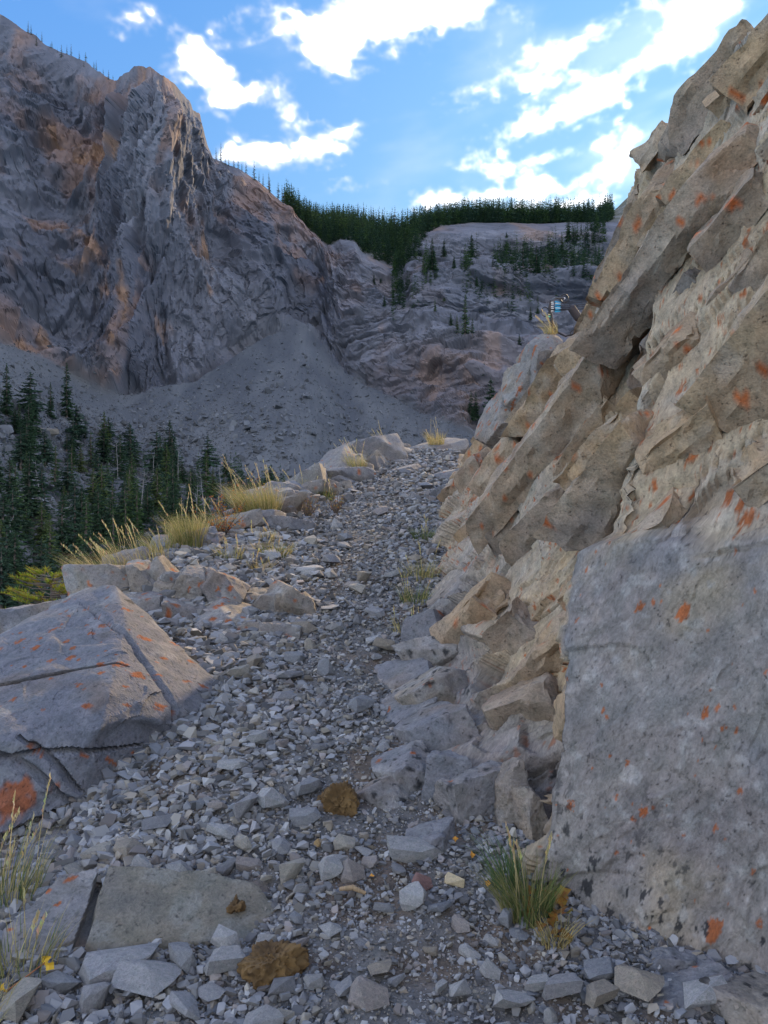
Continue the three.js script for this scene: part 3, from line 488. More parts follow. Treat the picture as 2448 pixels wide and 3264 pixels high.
/* the big boulder on the left: an upper block resting on a lower slab */
function hullRock(pts, detail, opt) { const { c, planes } = hullPlanes(pts); const g = starRock(planes, detail, { ...opt, ox: c.x, oy: c.y, oz: c.z }); g.translate(c.x, c.y, c.z); return g; }
{
  const b = add(new THREE.Group(), 'boulder');
  tag(b, 'huge cracked grey boulder with orange lichen at the left of the trail', 'boulder');
  const V = (...a) => new THREE.Vector3(...a), crack = (p, q, n, w = .011) => { const a = V(...p), b = V(...q), d = b.clone().sub(a), m = d.clone().cross(V(...n)).normalize(), L = d.length(); d.divideScalar(L); return { m, e: m.dot(a), d, s0: d.dot(a), L, w }; };
  const crackList = [crack([-1.62, .9, -4.95], [-1.15, .36, -4.45], [.55, .81, .19], .013), crack([-1.5, .9, -5.4], [-1.0, .5, -4.98], [.55, .81, .19], .014), crack([-2.5, .62, -4.35], [-1.5, .76, -4.55], [0, .9, .4], .009), crack([-2.1, .56, -3.98], [-1.5, .18, -3.9], [.2, .2, .95], .012), crack([-2.4, .36, -3.9], [-1.3, .42, -4.05], [.2, .2, .95], .008), crack([-1.75, .5, -3.9], [-1.45, .2, -3.95], [.3, .2, .9], .008), crack([-2.0, 1.0, -5.3], [-1.6, .85, -4.9], [.1, .9, .3], .008)];
  const ro = (x, y, z) => { let h = .034 * plate3(x * 1.9 + y, y * 4, z * 1.9 - y, 31, .7, .5, .07) - .014 * env3(x * 6, y * 9, z * 6, 32, 1.2, .5, .5) + .016 * fbm3(x * 6, y * 11, z * 6, 4); for (const c of crackList) { const t = (c.d.x * x + c.d.y * y + c.d.z * z - c.s0) / c.L; if (t < -.05 || t > 1.05) continue; const q = abs(c.m.x * x + c.m.y * y + c.m.z * z - c.e + .035 * n3(x * 3, y * 3, z * 3) + .006 * n3(x * 11, y * 11, z * 11)), w = 1.15 * c.w * (.5 + sin(PI * clamp(t))); h -= .075 * sstep(w * 1.7, w * .1, q); } return h; };
  const col = limestone(4, .05, .34, .1), big = (x, y, z) => { let c = col(x, y, z); const q = (x + 1.72) ** 2 + (y - .26) ** 2 + (z + 3.75) ** 2; c = mix3(c, ORANGE, .85 * sstep(.15, .09, sqrt(q) + .09 * n3(x * 14, y * 14, z * 14) + .07 * n3(x * 40, y * 40, z * 40))); return c; };
  mesh(hullRock([[-1.84, 1.09, -5.5], [-2.06, 1.08, -5.65], [-1.60, .91, -5.0], [-1.43, .64, -4.2], [-.97, .5, -5.0], [-.98, .43, -4.82], [-1.13, .35, -4.52], [-1.42, .52, -4.05], [-1.47, .2, -3.93], [-2.8, .64, -5.1], [-2.8, .46, -4.1], [-1.95, .48, -3.9], [-1.79, .1, -3.7], [-2.8, .1, -3.8], [-1.5, .3, -6.1], [-2.8, .2, -6.0]], 84, { round: .005, crease: .45, rough: ro, color: tinted(big, [.84, .85, .88]) }), rockMat, 'upper_block', b);
  mesh(hullRock([[-1.0, .34, -4.82], [-1.41, .13, -4.0], [-1.66, .06, -3.6], [-1.6, -.02, -3.42], [-1.31, .06, -3.85], [-.97, .2, -4.3], [-.88, .28, -4.65], [-1.9, -.5, -4.2], [-1.1, -.3, -4.6], [-2.2, -.4, -3.8], [-.9, -.1, -4.9], [-1.5, -.4, -3.5]], 34, { round: .012, crease: .5, rough: (x, y, z) => ro(x, y, z) * .7, color: limestone(6, .15, .3, .05) }), rockMat, 'lower_slab', b);
}
/* flat slabs in the foreground */
tag(mesh(hullRock([[-1.10, .195, -3.2], [-.72, .19, -3.17], [-.5, .165, -3.1], [-.40, .12, -3.02], [-.44, .075, -2.87], [-.62, .085, -2.84], [-1.04, .095, -2.82], [-1.06, .03, -2.78], [-.5, -.15, -2.9], [-1.1, -.12, -2.9], [-1.1, -.1, -3.25], [-.45, -.1, -3.1]], 40, { round: .01, crease: .5, rough: (x, y, z) => .012 * plate3(x * 4, y * 4, z * 4, 33, .8, .5, .3) + .012 * fbm3(x * 8, y * 8, z * 8, 4), color: (x, y, z) => limestone(8, .35, 0, 0)(x, y, z).map((v, k) => v * [.72, .74, .68][k]) }), rockMat, 'stone_slab'), 'long flat olive-grey stone slab set across the trail', 'stone slab');
tag(mesh(hullRock([[-1.36, .12, -2.85], [-1.26, .185, -3.15], [-1.13, .19, -3.2], [-1.09, .095, -2.83], [-1.3, .03, -2.74], [-1.15, -.15, -2.9], [-1.4, -.15, -2.9], [-1.2, -.1, -3.2]], 30, { round: .01, crease: .5, rough: (x, y, z) => .016 * plate3(x * 4, y * 4, z * 4, 34, .8, .5, .3) + .014 * fbm3(x * 8, y * 8, z * 8, 4), color: limestone(9, .1, .3, .1) }), rockMat, 'stone_slab'), 'purplish stone slab with orange lichen spots left of the long slab', 'stone slab');
/* bedded blocks: shoulder outcrop on the left, ledges under the face, far rim, valley rim behind the boulder */
function ledgeBlock(x, y, z, sx, sy, sz, rx, ry, rz, seed, opt, parent, detail = 16) {
  const R = rng(seed * 31 + 7), w = opt.warm ?? .3, g = starRock(blockPlanes(R, sx, sy, sz, 7, .2), detail, { round: .015, crease: .5, rough: roughA(.09 * min(sx, sy, sz) + .006, 1.1 / min(sx, sz), seed), color: limestone(seed, w, opt.lichen ?? .2, opt.dark ?? 0) });
  const m = mesh(g, rockMat, opt.name || 'block', parent); m.position.set(x, y, z); m.rotation.set(rx, ry, rz, 'YXZ'); return m;
}
{
  const o = add(new THREE.Group(), 'rock_outcrop'); tag(o, 'broken outcrop of leaning lichen-spotted blocks on the left shoulder of the trail', 'rock outcrop');
  const R = rng(515); let s = 1;
  for (const [x, y, z, a, b, c, rz, wm] of [[-2.35, .88, -7.05, .36, .3, .36, .2, .6], [-2.02, .92, -6.9, .14, .28, .2, .25, .55], [-1.82, .9, -6.75, .07, .24, .16, -.15, .4], [-1.66, .94, -6.72, .11, .27, .2, -.42, .45], [-1.34, .95, -6.66, .2, .15, .2, -.62, .25], [-1.56, .66, -6.4, .24, .24, .24, -.35, .2], [-1.18, .64, -6.32, .4, .2, .3, -.28, .45], [-.86, .6, -6.2, .34, .17, .28, -.15, .4], [-2.05, .58, -6.45, .32, .34, .3, .1, .35], [-2.5, .55, -6.6, .4, .35, .35, .1, .3]]) ledgeBlock(x, y, z, a, b, c, (R() - .5) * .3, (R() - .5) * .6, rz, s++, { warm: wm, lichen: .4 }, o, 18);
  for (let k = 0; k < 26; k++) { const t = R(), x = lerp(-1.9, -.62, t), w = .06 + .09 * R(); ledgeBlock(x, 1.0 - .16 * t + .06 * (R() - .5) - .22 * pow(R(), 2), -6.85 + .3 * t + .2 * (R() - .5), w * 1.5, w * (.6 + .3 * R()), w * 1.2, (R() - .5) * .4, (R() - .5) * 1.2, -.2 - .6 * R(), s++, { warm: .1 + .5 * R(), lichen: .3 }, o, 8); }
}
{
  const o = add(new THREE.Group(), 'rock_ledge'); tag(o, 'low grey ledges with black lichen spots at the foot of the rock face', 'rock ledge');
  const R = rng(616); let s = 40;
  for (const [x, y, z, a, b, c, rz, wm, dk] of [[0.0, .22, -3.85, .17, .12, .16, .3, .05, .5], [.13, .26, -4.0, .16, .14, .18, .4, .08, .7], [.3, .26, -3.85, .12, .2, .12, .1, .05, .5], [.42, .22, -3.72, .14, .22, .12, .05, .08, .4], [.56, .3, -3.62, .07, .18, .1, 0, .7, .1], [.64, .26, -3.5, .06, .16, .08, 0, .85, .0], [.28, .42, -4.3, .22, .13, .2, .5, .1, .6], [.12, .4, -4.6, .2, .11, .2, .5, .15, .3], [.3, .52, -4.75, .26, .12, .22, .6, .35, .6], [.16, .5, -5.1, .2, .12, .2, .4, .3, .2], [.4, .66, -5.3, .22, .14, .22, .5, .3, .4], [.3, .7, -5.9, .2, .12, .24, .5, .3, .2], [.2, .16, -3.45, .14, .07, .09, .25, .0, .1]])
    ledgeBlock(x, y, z, a, b, c, (R() - .5) * .4, (R() - .5) * .9, rz, s++, { warm: wm, lichen: .08, dark: dk }, o, 18);
}
{
  const o = add(new THREE.Group(), 'rock_ledge'); tag(o, 'cracked grey bedrock slabs with black specks below the smooth rock slab', 'rock ledge');
  const R = rng(626); let s = 60; for (const [x, y, z, a, b, c] of [[.72, .0, -2.62, .16, .06, .12], [.95, .02, -2.58, .16, .07, .12], [1.2, .03, -2.5, .2, .08, .14], [.82, -.02, -2.42, .2, .06, .14], [1.1, -.01, -2.36, .2, .07, .14], [.62, -.02, -2.45, .12, .05, .1], [.98, -.03, -2.22, .2, .06, .12], [.78, .03, -2.76, .1, .06, .07], [.98, .05, -2.72, .1, .06, .07]]) ledgeBlock(x, y, z, a, b, c, (R() - .5) * .25, (R() - .5) * .8, (R() - .5) * .3, s++, { warm: .08 + .15 * R(), lichen: .05, dark: .5 }, o, 18);
}
{
  const o = add(new THREE.Group(), 'rim_outcrop'); tag(o, 'rounded pinkish rock outcrop on the crest where the trail ends', 'rock outcrop');
  const R = rng(717); let s = 70;
  for (const [x, y, z, a, b, c, rz, wm] of [[-1.2, 1.85, -12.4, .5, .25, .5, .3, .25], [-.75, 2.2, -13.6, .6, .3, .6, .35, .3], [-.3, 2.62, -15.2, .7, .3, .6, .3, .4], [-.15, 2.5, -14.6, .2, .16, .2, .5, .6], [.35, 2.72, -15.9, .5, .16, .5, -.05, .2], [.75, 2.78, -16.3, .5, .16, .4, .05, .3], [.15, 2.88, -16.3, .35, .08, .3, -.1, .2], [1.2, 2.8, -16.4, .5, .2, .5, .2, .35], [.6, 2.45, -14.9, .7, .12, .4, .02, .15], [.2, 2.25, -13.9, .5, .1, .35, .05, .1], [-.2, 2.35, -14.2, .24, .14, .2, .2, .3], [1.1, 2.15, -13.2, .5, .16, .4, .4, .1], [.95, 1.85, -11.6, .36, .12, .3, .3, .1], [-1.75, 1.5, -10.9, .5, .25, .5, .4, .3], [-1.1, 1.42, -9.4, .32, .09, .26, 0, .4], [-2.1, 1.2, -9.5, .4, .25, .4, .4, .35]])
    ledgeBlock(x, y, z, a, b, c, (R() - .5) * .3, (R() - .5) * .8, rz, s++, { warm: wm, lichen: .12 }, o, 14);
}
{
  const o = add(new THREE.Group(), 'rim_boulders'); o.name = 'rim_rock'; tag(o, 'blue-grey rocks below the shoulder behind the big boulder', 'rock');
  const R = rng(818); let s = 100;
  for (const [x, y, z, a, b, c] of [[-3.1, .45, -7.4, .5, .35, .4], [-3.5, .2, -7.0, .4, .3, .4], [-2.85, .35, -6.6, .35, .3, .35], [-3.9, .1, -7.8, .4, .3, .4], [-3.3, .0, -6.2, .5, .3, .4], [-2.9, 0, -5.6, .35, .4, .4]])
    ledgeBlock(x, y, z, a, b, c, (R() - .5) * .4, (R() - .5) * .9, (R() - .5) * .6, s++, { warm: .0, lichen: .06 }, o, 14);
}
{
  const o = add(new THREE.Group(), 'shoulder_ledge'); tag(o, 'low broken ledge of pinkish blocks running along the grassy shoulder up to the crest', 'rock ledge');
  const R = rng(919); for (let k = 0; k < 60; k++) { const d = 7.4 + 7 * R(), x = edgeX(d) + .05 + .55 * pow(R(), 1.4), w = (.07 + .14 * pow(R(), 2)) * (1 + .03 * d); ledgeBlock(x, ground(x, -d) + w * .15, -d, w * 1.6, w * (.5 + .4 * R()), w * 1.2, (R() - .5) * .4, (R() - .5) * 1.4, (R() - .3) * .7, 600 + k, { warm: .2 + .4 * R(), lichen: .12 }, o, 7); }
}
/* blocks broken out of the face, along its ribs */
for (const [x, y, z, a, b, c, rx, ry, rz, sd] of [[1.86, 3.32, -9.35, .22, .36, .3, .1, .2, -.12, 501], [1.66, 3.05, -9.5, .2, .34, .3, 0, .4, -.25, 502], [1.55, 2.72, -9.9, .22, .4, .4, .1, .1, -.3, 503]])
  ledgeBlock(x, y, z, a, b, c, rx, ry, rz, sd, { warm: .6, lichen: sd < 504 ? .6 : .1 }, faceGroup, 18);
/* beds of the face: long blocks lying side by side along the strata, each a piece of its own */
function boxRock(R, hx, hy, hz, seg, { cuts = 5, tilt = .1, chip = .02, seed = 1, color, crease = .5 }) {
  const n = v => max(2, Math.round(2 * v / seg)); let g = new THREE.BoxGeometry(2 * hx, 2 * hy, 2 * hz, n(hx), n(hy), n(hz)); g.deleteAttribute('uv'); g.deleteAttribute('normal'); g = mergeVertices(g, 1e-5);
  const P = []; for (let i = 0; i < cuts; i++) { const v = new THREE.Vector3((R() * 2 - 1), (R() * 2 - 1), (R() * 2 - 1)), big = R() < .4; if (big) v.x *= 2.2; v.normalize(); const sup = abs(v.x) * hx + abs(v.y) * hy + abs(v.z) * hz; P.push([v.x, v.y, v.z, sup * (.62 + .3 * R())]); }
  const sh = [0, 0, 0, 0, 0, 0].map(() => tilt * (R() * 2 - 1)), p = g.attributes.position, C = new Float32Array(p.count * 3);
  for (let i = 0; i < p.count; i++) {
    let x = p.getX(i), y = p.getY(i), z = p.getZ(i);
    y *= 1 + sh[0] * x / hx + sh[1] * z / hz; z *= 1 + sh[2] * x / hx; y += sh[3] * hy * x / hx; x += sh[4] * hy * y / hy + sh[5] * hz * z / hz;
    for (const q of P) { const d = q[0] * x + q[1] * y + q[2] * z - q[3]; if (d > 0) { x -= q[0] * d; y -= q[1] * d; z -= q[2] * d; } }
    const ax = abs(x) / hx, ay = abs(y) / hy, az = abs(z) / hz, m = max(ax, ay, az), edge = ax + ay + az - m - min(ax, ay, az);
    const X = x + seed * 2.7, k = -chip * (1.3 * env3(X / .7, y / .4, z / .45, 53, 1.2, .45, .5) + 1.1 * env3(X / .3, y / .16, z / .22, 51, 1.2, .45, .5) + .5 * env3(X / .1, y / .06, z / .08, 52, 1.2, .45, .5)) - chip * .9 * edge * sstep(0, .6, n3(X * 7, y * 7, z * 7) + .2) + .2 * chip * fbm3(X * 20, y * 20, z * 20, 3);
    const l = 1 / sqrt((x / hx) ** 2 + (y / hy) ** 2 + (z / hz) ** 2 + 1e-6), w = pow(ax / m, 6), w2 = pow(ay / m, 6), w3 = pow(az / m, 6), ws = 1 / (w + w2 + w3); 
    x += k * w * ws * Math.sign(x); y += k * w2 * ws * Math.sign(y); z += k * w3 * ws * Math.sign(z);
    p.setXYZ(i, x, y, z); C.set(color(x, y, z), i * 3);
  }
  g.setAttribute('color', new THREE.BufferAttribute(C, 3)); return boxUV(toCreasedNormals(g, crease));
}
{
  const R = rng(9001), P = wallGeo.attributes.position, N = wallGeo.attributes.normal, { us, vs, nc, nr } = WALL, up = new THREE.Vector3(0, 1, 0), list = [];
  const n = new THREE.Vector3(), S = new THREE.Vector3(), T = new THREE.Vector3(), e = new THREE.Vector3(), q = new THREE.Vector3(), b = new THREE.Vector3(), f = new THREE.Vector3(), M = new THREE.Matrix4(), th = .80;
  for (let j = 0; j < nr; j += 5) for (let i = 0; i < nc; i += 5) { const k = j * nc + i, u = us[i], v = vs[j]; if (v > 3.02 || u < .9 || u > 13.2) continue; const x = P.getX(k), y = P.getY(k), z = P.getZ(k), U = -z * .95 - x * .25, V = y * 1.05 + x * .25; list.push([-U * cos(th) + V * sin(th), U * sin(th) + V * cos(th), k, u, v, i, j]); }
  const near = (r, qq) => { let best = null, bd = .03; for (const c of list) { const d = (c[0] - r) ** 2 + (c[1] - qq) ** 2; if (d < bd) { bd = d; best = c; } } return best; };
  let made = 0, row = 0;
  for (let qq = 1.2; qq < 14.5; row++) {
    const mega = row % 4 === 1, thick = mega ? .42 + .22 * R() : .18 + .28 * pow(R(), 1.5), rowWarm = .35 + .5 * R(), rowOut = mega ? .07 + .08 * R() : (R() - .5) * .2 - .01; let r = -11 + R();
    while (r < 4.5) {
      const len = mega ? .8 + 1.3 * R() : .35 + 1.1 * pow(R(), 1.5), c = near(r + len / 2, qq + thick / 2 + .06 * sin(r * 1.1 + row)); const r0 = r; r += len; if (!c) continue;
      const [, , k, u, v, ci, cj] = c; if (u < 4.3 && v < 2.02) continue; if (v < 1.02) continue; if (R() < .06) continue;
      n.set(0, 0, 0); for (let a = -20; a <= 20; a += 5) for (let d = -20; d <= 20; d += 5) { const w = clamp(cj + d, 0, nr - 1) * nc + clamp(ci + a, 0, nc - 1); n.x += N.getX(w); n.y += N.getY(w); n.z += N.getZ(w); } n.normalize(); if (n.x > 0) n.negate();
      n.lerp(T.set(-.90, .40, .16), .55).normalize();
      S.crossVectors(up, n).normalize(); if (S.z < 0) S.negate(); T.crossVectors(n, S); if (T.y < 0) T.negate();
      const tw = th + .26 * (R() - .5); e.copy(S).multiplyScalar(cos(tw)).addScaledVector(T, sin(tw)); q.copy(S).multiplyScalar(-sin(tw)).addScaledVector(T, cos(tw));
      const ph = 1.15 + .4 * (R() - .5); b.copy(q).multiplyScalar(cos(ph)).addScaledVector(n, sin(ph)); f.crossVectors(e, b); if (f.dot(n) < 0) f.negate();
      let hx = len * .5 - .006, hy = (mega ? .14 : .085) + .10 * pow(R(), 1.5), hz = thick * (.62 + .2 * R()); const d = -P.getZ(k); if (v < 1.75) { hx = min(hx, .3); hz = min(hz, .22); hy = max(hy, .12); } if (u < 5.7 && v < 2.12) { hx = min(hx, .2); hz = min(hz, .2); } if (u < 4.6 && v < 2.3) hx = min(hx, .3); const crest = sstep(2.6, 2.9, v); hx = lerp(hx, min(hx, .38), crest); hz = lerp(hz, min(hz, .18), crest);
      const warm = clamp(rowWarm + .5 * (R() - .5)), g = boxRock(R, hx, hy, hz, d < 5 ? .03 : d < 7.5 ? .04 : .06, { cuts: 8, tilt: .15, chip: .034, seed: made + 3, color: tinted(limestone(made + 300, warm, d > 8 ? .6 : .24, 0), [1.38, 1.15, .88]), crease: .55 });
      const m = mesh(g, rockMat, 'bed_block', faceGroup); if (M.makeBasis(e, b, f).determinant() < 0) M.makeBasis(e, b, f.negate()); m.quaternion.setFromRotationMatrix(M);
      const out = rowOut + .08 * (R() - .5) - hy * .9; m.position.set(P.getX(k), P.getY(k), P.getZ(k)).addScaledVector(n, lerp(out, min(out, -.05), crest) + .035); made++;
    }
    qq += thick * .9;
  }
}
/* ---------- trees ---------- */
const barkMat = new THREE.MeshStandardMaterial({ color: new THREE.Color().setRGB(.13, .10, .08), roughness: 1 });
const deadMat = new THREE.MeshStandardMaterial({ color: new THREE.Color().setRGB(.22, .205, .19), roughness: 1 });
const leafMat = new THREE.MeshPhysicalMaterial({ vertexColors: true, roughness: .9, transmission: .25, thickness: 0, specularIntensity: .3 });
class Tri { constructor() { this.p = []; this.c = []; } tri(a, b, c, col) { this.p.push(...a, ...b, ...c); this.c.push(...col, ...col, ...col); } geo() { const g = new THREE.BufferGeometry(); g.setAttribute('position', new THREE.Float32BufferAttribute(this.p, 3)); g.setAttribute('color', new THREE.Float32BufferAttribute(this.c, 3)); return g; } }
function limb(pts, rs, sides = 5) {                        // tapered limb through points
  const P = [], I = []; for (let i = 0; i < pts.length; i++) { const d = new THREE.Vector3(...pts[min(i + 1, pts.length - 1)]).sub(new THREE.Vector3(...pts[max(i - 1, 0)])).normalize(), a = new THREE.Vector3(abs(d.y) > .9 ? 1 : 0, abs(d.y) > .9 ? 0 : 1, 0).cross(d).normalize(), b = d.clone().cross(a); for (let k = 0; k < sides; k++) { const t = k / sides * 2 * PI; P.push(pts[i][0] + rs[i] * (a.x * cos(t) + b.x * sin(t)), pts[i][1] + rs[i] * (a.y * cos(t) + b.y * sin(t)), pts[i][2] + rs[i] * (a.z * cos(t) + b.z * sin(t))); } }
  for (let i = 0; i < pts.length - 1; i++) for (let k = 0; k < sides; k++) { const a = i * sides + k, b = i * sides + (k + 1) % sides, c = a + sides, d = b + sides; I.push(a, b, c, b, d, c); }
  const g = new THREE.BufferGeometry(); g.setAttribute('position', new THREE.Float32BufferAttribute(P, 3)); g.setIndex(I); g.computeVertexNormals(); return g;
}
/* a conifer one metre tall: whorls of drooping sprays, each a handful of needle-clump faces */
function coniferCrown(seed, whorls, arms, wide, ragged, base, clumps, hue) {
  const R = rng(seed), T = new Tri();
  for (let w = 0; w < whorls; w++) {
    const f = w / (whorls - 1), y = base + (1 - base) * (.02 + .96 * f), reach = wide * (pow(1 - f, .8) * .95 + .05) * (1 - ragged * R() * .6);
    const n = max(3, Math.round(arms * (1 - .4 * f)));
    for (let a = 0; a < n; a++) {
      if (R() < ragged * .35) continue;
      const t = 2 * PI * (a / n + w * .37) + R() * .7, L = reach * (.55 + .55 * R()), droop = (.18 + .35 * R()) * (1 - f) - .25 * f, yj = (R() - .5) * 1.5 * (1 - base) / whorls;
      for (let k = 0; k < clumps; k++) {
        const q = (k + .3 + .6 * R()) / clumps, r = L * q, cx = cos(t) * r, cz = sin(t) * r, cy = y + yj - droop * r + (R() - .5) * .025, s = (.5 + .6 * R()) * L * (.42 - .2 * q) + .010;
        const t2 = t + (R() - .5) * 1.8, g = hue, sh = .65 + .7 * R(), col = [g[0] * sh, g[1] * sh, g[2] * sh];
        const ex = cos(t2) * s, ez = sin(t2) * s, sx = -sin(t2) * s * .42, sz = cos(t2) * s * .42, dr = s * (.15 + .5 * R());
        T.tri([cx - ex * .5 + sx, cy + dr * .3, cz - ez * .5 + sz], [cx - ex * .5 - sx, cy + dr * .2 - s * .2, cz - ez * .5 - sz], [cx + ex, cy - dr, cz + ez], col);
        T.tri([cx, cy + s * .35, cz], [cx + sx * .7 - ex * .3, cy - s * .4, cz + sz * .7], [cx + ex * .8, cy - dr * .6, cz + ez * .8], col);
      }
    }
  }
  const top = hue.map(v => v * 1.1); T.tri([-.012, .93, 0], [.012, .93, 0], [0, 1.0, 0], top); T.tri([0, .93, -.012], [0, .93, .012], [0, 1.0, 0], top);
  return T.geo();
}
const trunkGeo = limb([[0, -.06, 0], [.004, .3, 0], [-.003, .65, .003], [0, .97, 0]], [.022, .016, .010, .002], 6);
const hueDark = [.034, .066, .030], hueMid = [.06, .105, .032], hueBlue = [.040, .074, .042], hueYel = [.09, .125, .034];
const protoNear = [[1, 22, 8, .21, .25, .04, 5, hueDark], [2, 20, 8, .17, .35, .06, 5, hueMid], [3, 24, 9, .24, .3, .03, 5, hueDark], [4, 18, 7, .22, .6, .18, 5, hueBlue], [5, 20, 7, .14, .4, .05, 5, hueMid], [6, 16, 7, .30, .7, .25, 6, hueBlue], [7, 22, 8, .19, .3, .05, 5, hueYel]].map(a => coniferCrown(...a));
const protoFar = [[11, 11, 6, .17, .3, .05, 3, hueDark], [12, 10, 6, .21, .4, .08, 3, hueMid], [13, 12, 5, .14, .3, .05, 3, hueDark], [14, 9, 6, .26, .6, .15, 3, hueBlue]].map(a => coniferCrown(...a));
function tree(p, h, crown, label, group, turn, wide = 1) {
  const g = add(new THREE.Group(), 'conifer_tree'); mesh(trunkGeo, barkMat, 'trunk', g); mesh(crown, leafMat, 'crown', g);
  g.position.set(...p); g.scale.set(h * wide, h, h * wide); g.rotation.y = turn; return tag(g, label, 'tree', group);
}
function rowFor(t, e, r0, r1) {                            // profile row seen at a given slope from the trail
  let best = r0, bd = 1e9; for (let r = r0; r <= r1; r += .012) { const p = onBack(t, r), q = 512 - (p[1] - 1.6) / -p[2] * FL, d = abs(q - e); if (d < bd) { bd = d; best = r; } } return best;
}
{
  const R = rng(31337);
  const lower = table([[-60, 600], [0, 625], [100, 610], [140, 560], [200, 545], [280, 512]]), upper = table([[-60, 400], [0, 408], [60, 425], [100, 440], [150, 455], [200, 470], [250, 482], [290, 492]]);
  for (let k = 0; k < 195; k++) {                          // the stand in the valley
    const t = -50 + 340 * pow(R(), 1.15), a = upper(t), b = lower(t), q = pow(R(), 1.1), e = lerp(a, b, q), r = rowFor(t, e, 1.02, 2.7), p = onBack(t, r), d = -p[2];
    const h = lerp(6.8, 4.4, q) * (.35 + .8 * R()) * (t > 220 ? .6 : 1);
    const pk = floor(R() * protoNear.length), kind = ['dark broad', 'green slender', 'dark full-skirted', 'bluish ragged', 'green narrow', 'bluish open-branched', 'yellowish green'][pk], wh = e < lerp(a, b, .33) ? 'along the upper edge of the valley stand below the talus' : e < lerp(a, b, .66) ? 'amid the valley stand' : 'on the lower edge of the valley stand';
    tree(p, h, protoNear[pk], `${h > 5 ? 'tall' : h > 3 ? 'middling' : 'small'} ${kind} conifer ${wh}`, `${h > 5 ? 'tall' : h > 3 ? 'middling' : 'small'} ${kind} conifers ${wh}`, R() * 6.28, 1.25 + .6 * R());
  }
  for (const [t, e, h] of [[68, 418, 54], [8, 415, 52], [52, 418, 36], [36, 420, 34], [160, 468, 34], [98, 545, 60], [110, 540, 50], [172, 510, 55]]) { const p = onBack(t, rowFor(t, e, 1.02, 2.7)); tree(p, h / FL * -p[2], protoNear[t % 2 ? 2 : 0], 'tall pointed conifer overtopping the stand on the valley floor', 'tall conifers of the valley stand', t); }
  for (const [t, e, h] of [[45, 640, 85], [75, 625, 55], [20, 640, 60], [110, 605, 50], [130, 585, 60]]) { const p = onBack(t, rowFor(t, e, 1.0, 2.7)); tree(p, h / FL * -p[2], protoNear[5], 'bushy spreading conifer low on the slope behind the big boulder', 'bushy conifers behind the boulder', t, 1.3); }
  for (const [t, e, h] of ledgeTrees) { const r = rowFor(t, e, 2.6, 4.6), p = onBack(t, r), lab = e > 400 ? 'dark conifer at the foot of the banded far cliff' : h > 25 ? 'tall dark conifer rooted on a ledge of the banded far cliff' : 'small dark conifer rooted on a ledge of the banded far cliff', gp = e > 400 ? 'conifers below the far cliff' : h > 25 ? 'tall conifers on cliff ledges' : 'small conifers on cliff ledges'; tree(p, max(h, 9) / FL * -p[2] * 1.25, protoNear[floor(R() * 4)], lab, gp, R() * 6, 1.1); }
  for (let k = 0; k < 40; k++) { const t = 283 + (600 - 283) * (k + R() * .8) / 40, p = onBack(t, 4.93 + .07 * R()); tree(p, (t > 430 ? 6.5 : 7.5) * (.65 + .6 * R()), protoFar[floor(R() * 4)], 'dark conifer on the wooded skyline ridge', 'conifers along the ridge skyline', R() * 6, 1.15); }
  for (let k = 0; k < 18; k++) { const t = 26 + 88 * (k + R()) / 18, p = onBack(t, 3.97 + .06 * R()); tree(p, 3.0 * (.35 + .8 * R()), protoFar[floor(R() * 3)], 'tiny conifer on the sloping rim left of the rock spire', 'conifers left of the spire', R() * 6, 1.2); }
  for (let k = 0; k < 16; k++) { const t = 213 + 75 * (k + R()) / 16, p = onBack(t, 3.98 + .05 * R()); tree(p, 4.6 * (.4 + .8 * R()), protoFar[floor(R() * 3)], 'tiny conifer on the sloping rim right of the rock spire', 'conifers right of the spire', R() * 6, 1.2); }
  // the wood covering the slope behind: a mass nobody could count
  const gr = new THREE.Group(); gr.userData.kind = 'stuff'; add(gr, 'forest');
  const L = [[], [], [], []], M = new THREE.Matrix4(), Q = new THREE.Quaternion(), Y = new THREE.Vector3(0, 1, 0), col = new THREE.Color();
  for (let k = 0; k < 3600; k++) {
    const t = 284 + 329 * R(); let r = 4.02 + .98 * R(); const p = onBack(t, r); if (t > 400 && R() < .3) continue;
    const h = 7.5 * (.55 + .6 * R()); L[floor(R() * 4)].push(M.compose(new THREE.Vector3(...p), Q.setFromAxisAngle(Y, R() * 6.28), new THREE.Vector3(h * 1.15, h, h * 1.15)).clone());
  }
  for (let k = 0; k < 480; k++) { const t = -40 + 325 * R(), e = lerp(upper(t), lower(t), pow(R(), 1.1)), p = onBack(t, rowFor(t, e, 1.02, 2.7)), h = 4.6 * (.25 + .85 * R()); if (fbm2(p[0] * .07, p[2] * .07, 2, 46) < -.1) continue; L[floor(R() * 4)].push(M.compose(new THREE.Vector3(...p), Q.setFromAxisAngle(Y, R() * 6.28), new THREE.Vector3(h * 1.4, h, h * 1.4)).clone()); }
  for (let k = 0; k < 1500; k++) { const t = 392 + 213 * R(), r = 3.42 + .6 * pow(R(), .6), n = fbm2(t * .02, r * 3, 3, 44); if (n < -.02) continue; const h = 6.4 * (.3 + .75 * R()); L[floor(R() * 4)].push(M.compose(new THREE.Vector3(...onBack(t, r)), Q.setFromAxisAngle(Y, R() * 6.28), new THREE.Vector3(h * 1.2, h, h * 1.2)).clone()); }
  L.forEach((l, i) => { const im = new THREE.InstancedMesh(protoFar[i], leafMat, l.length); l.forEach((m, k) => im.setMatrixAt(k, m)); im.name = 'crowns'; im.userData.kind = 'stuff'; im.castShadow = im.receiveShadow = true; gr.add(im); });
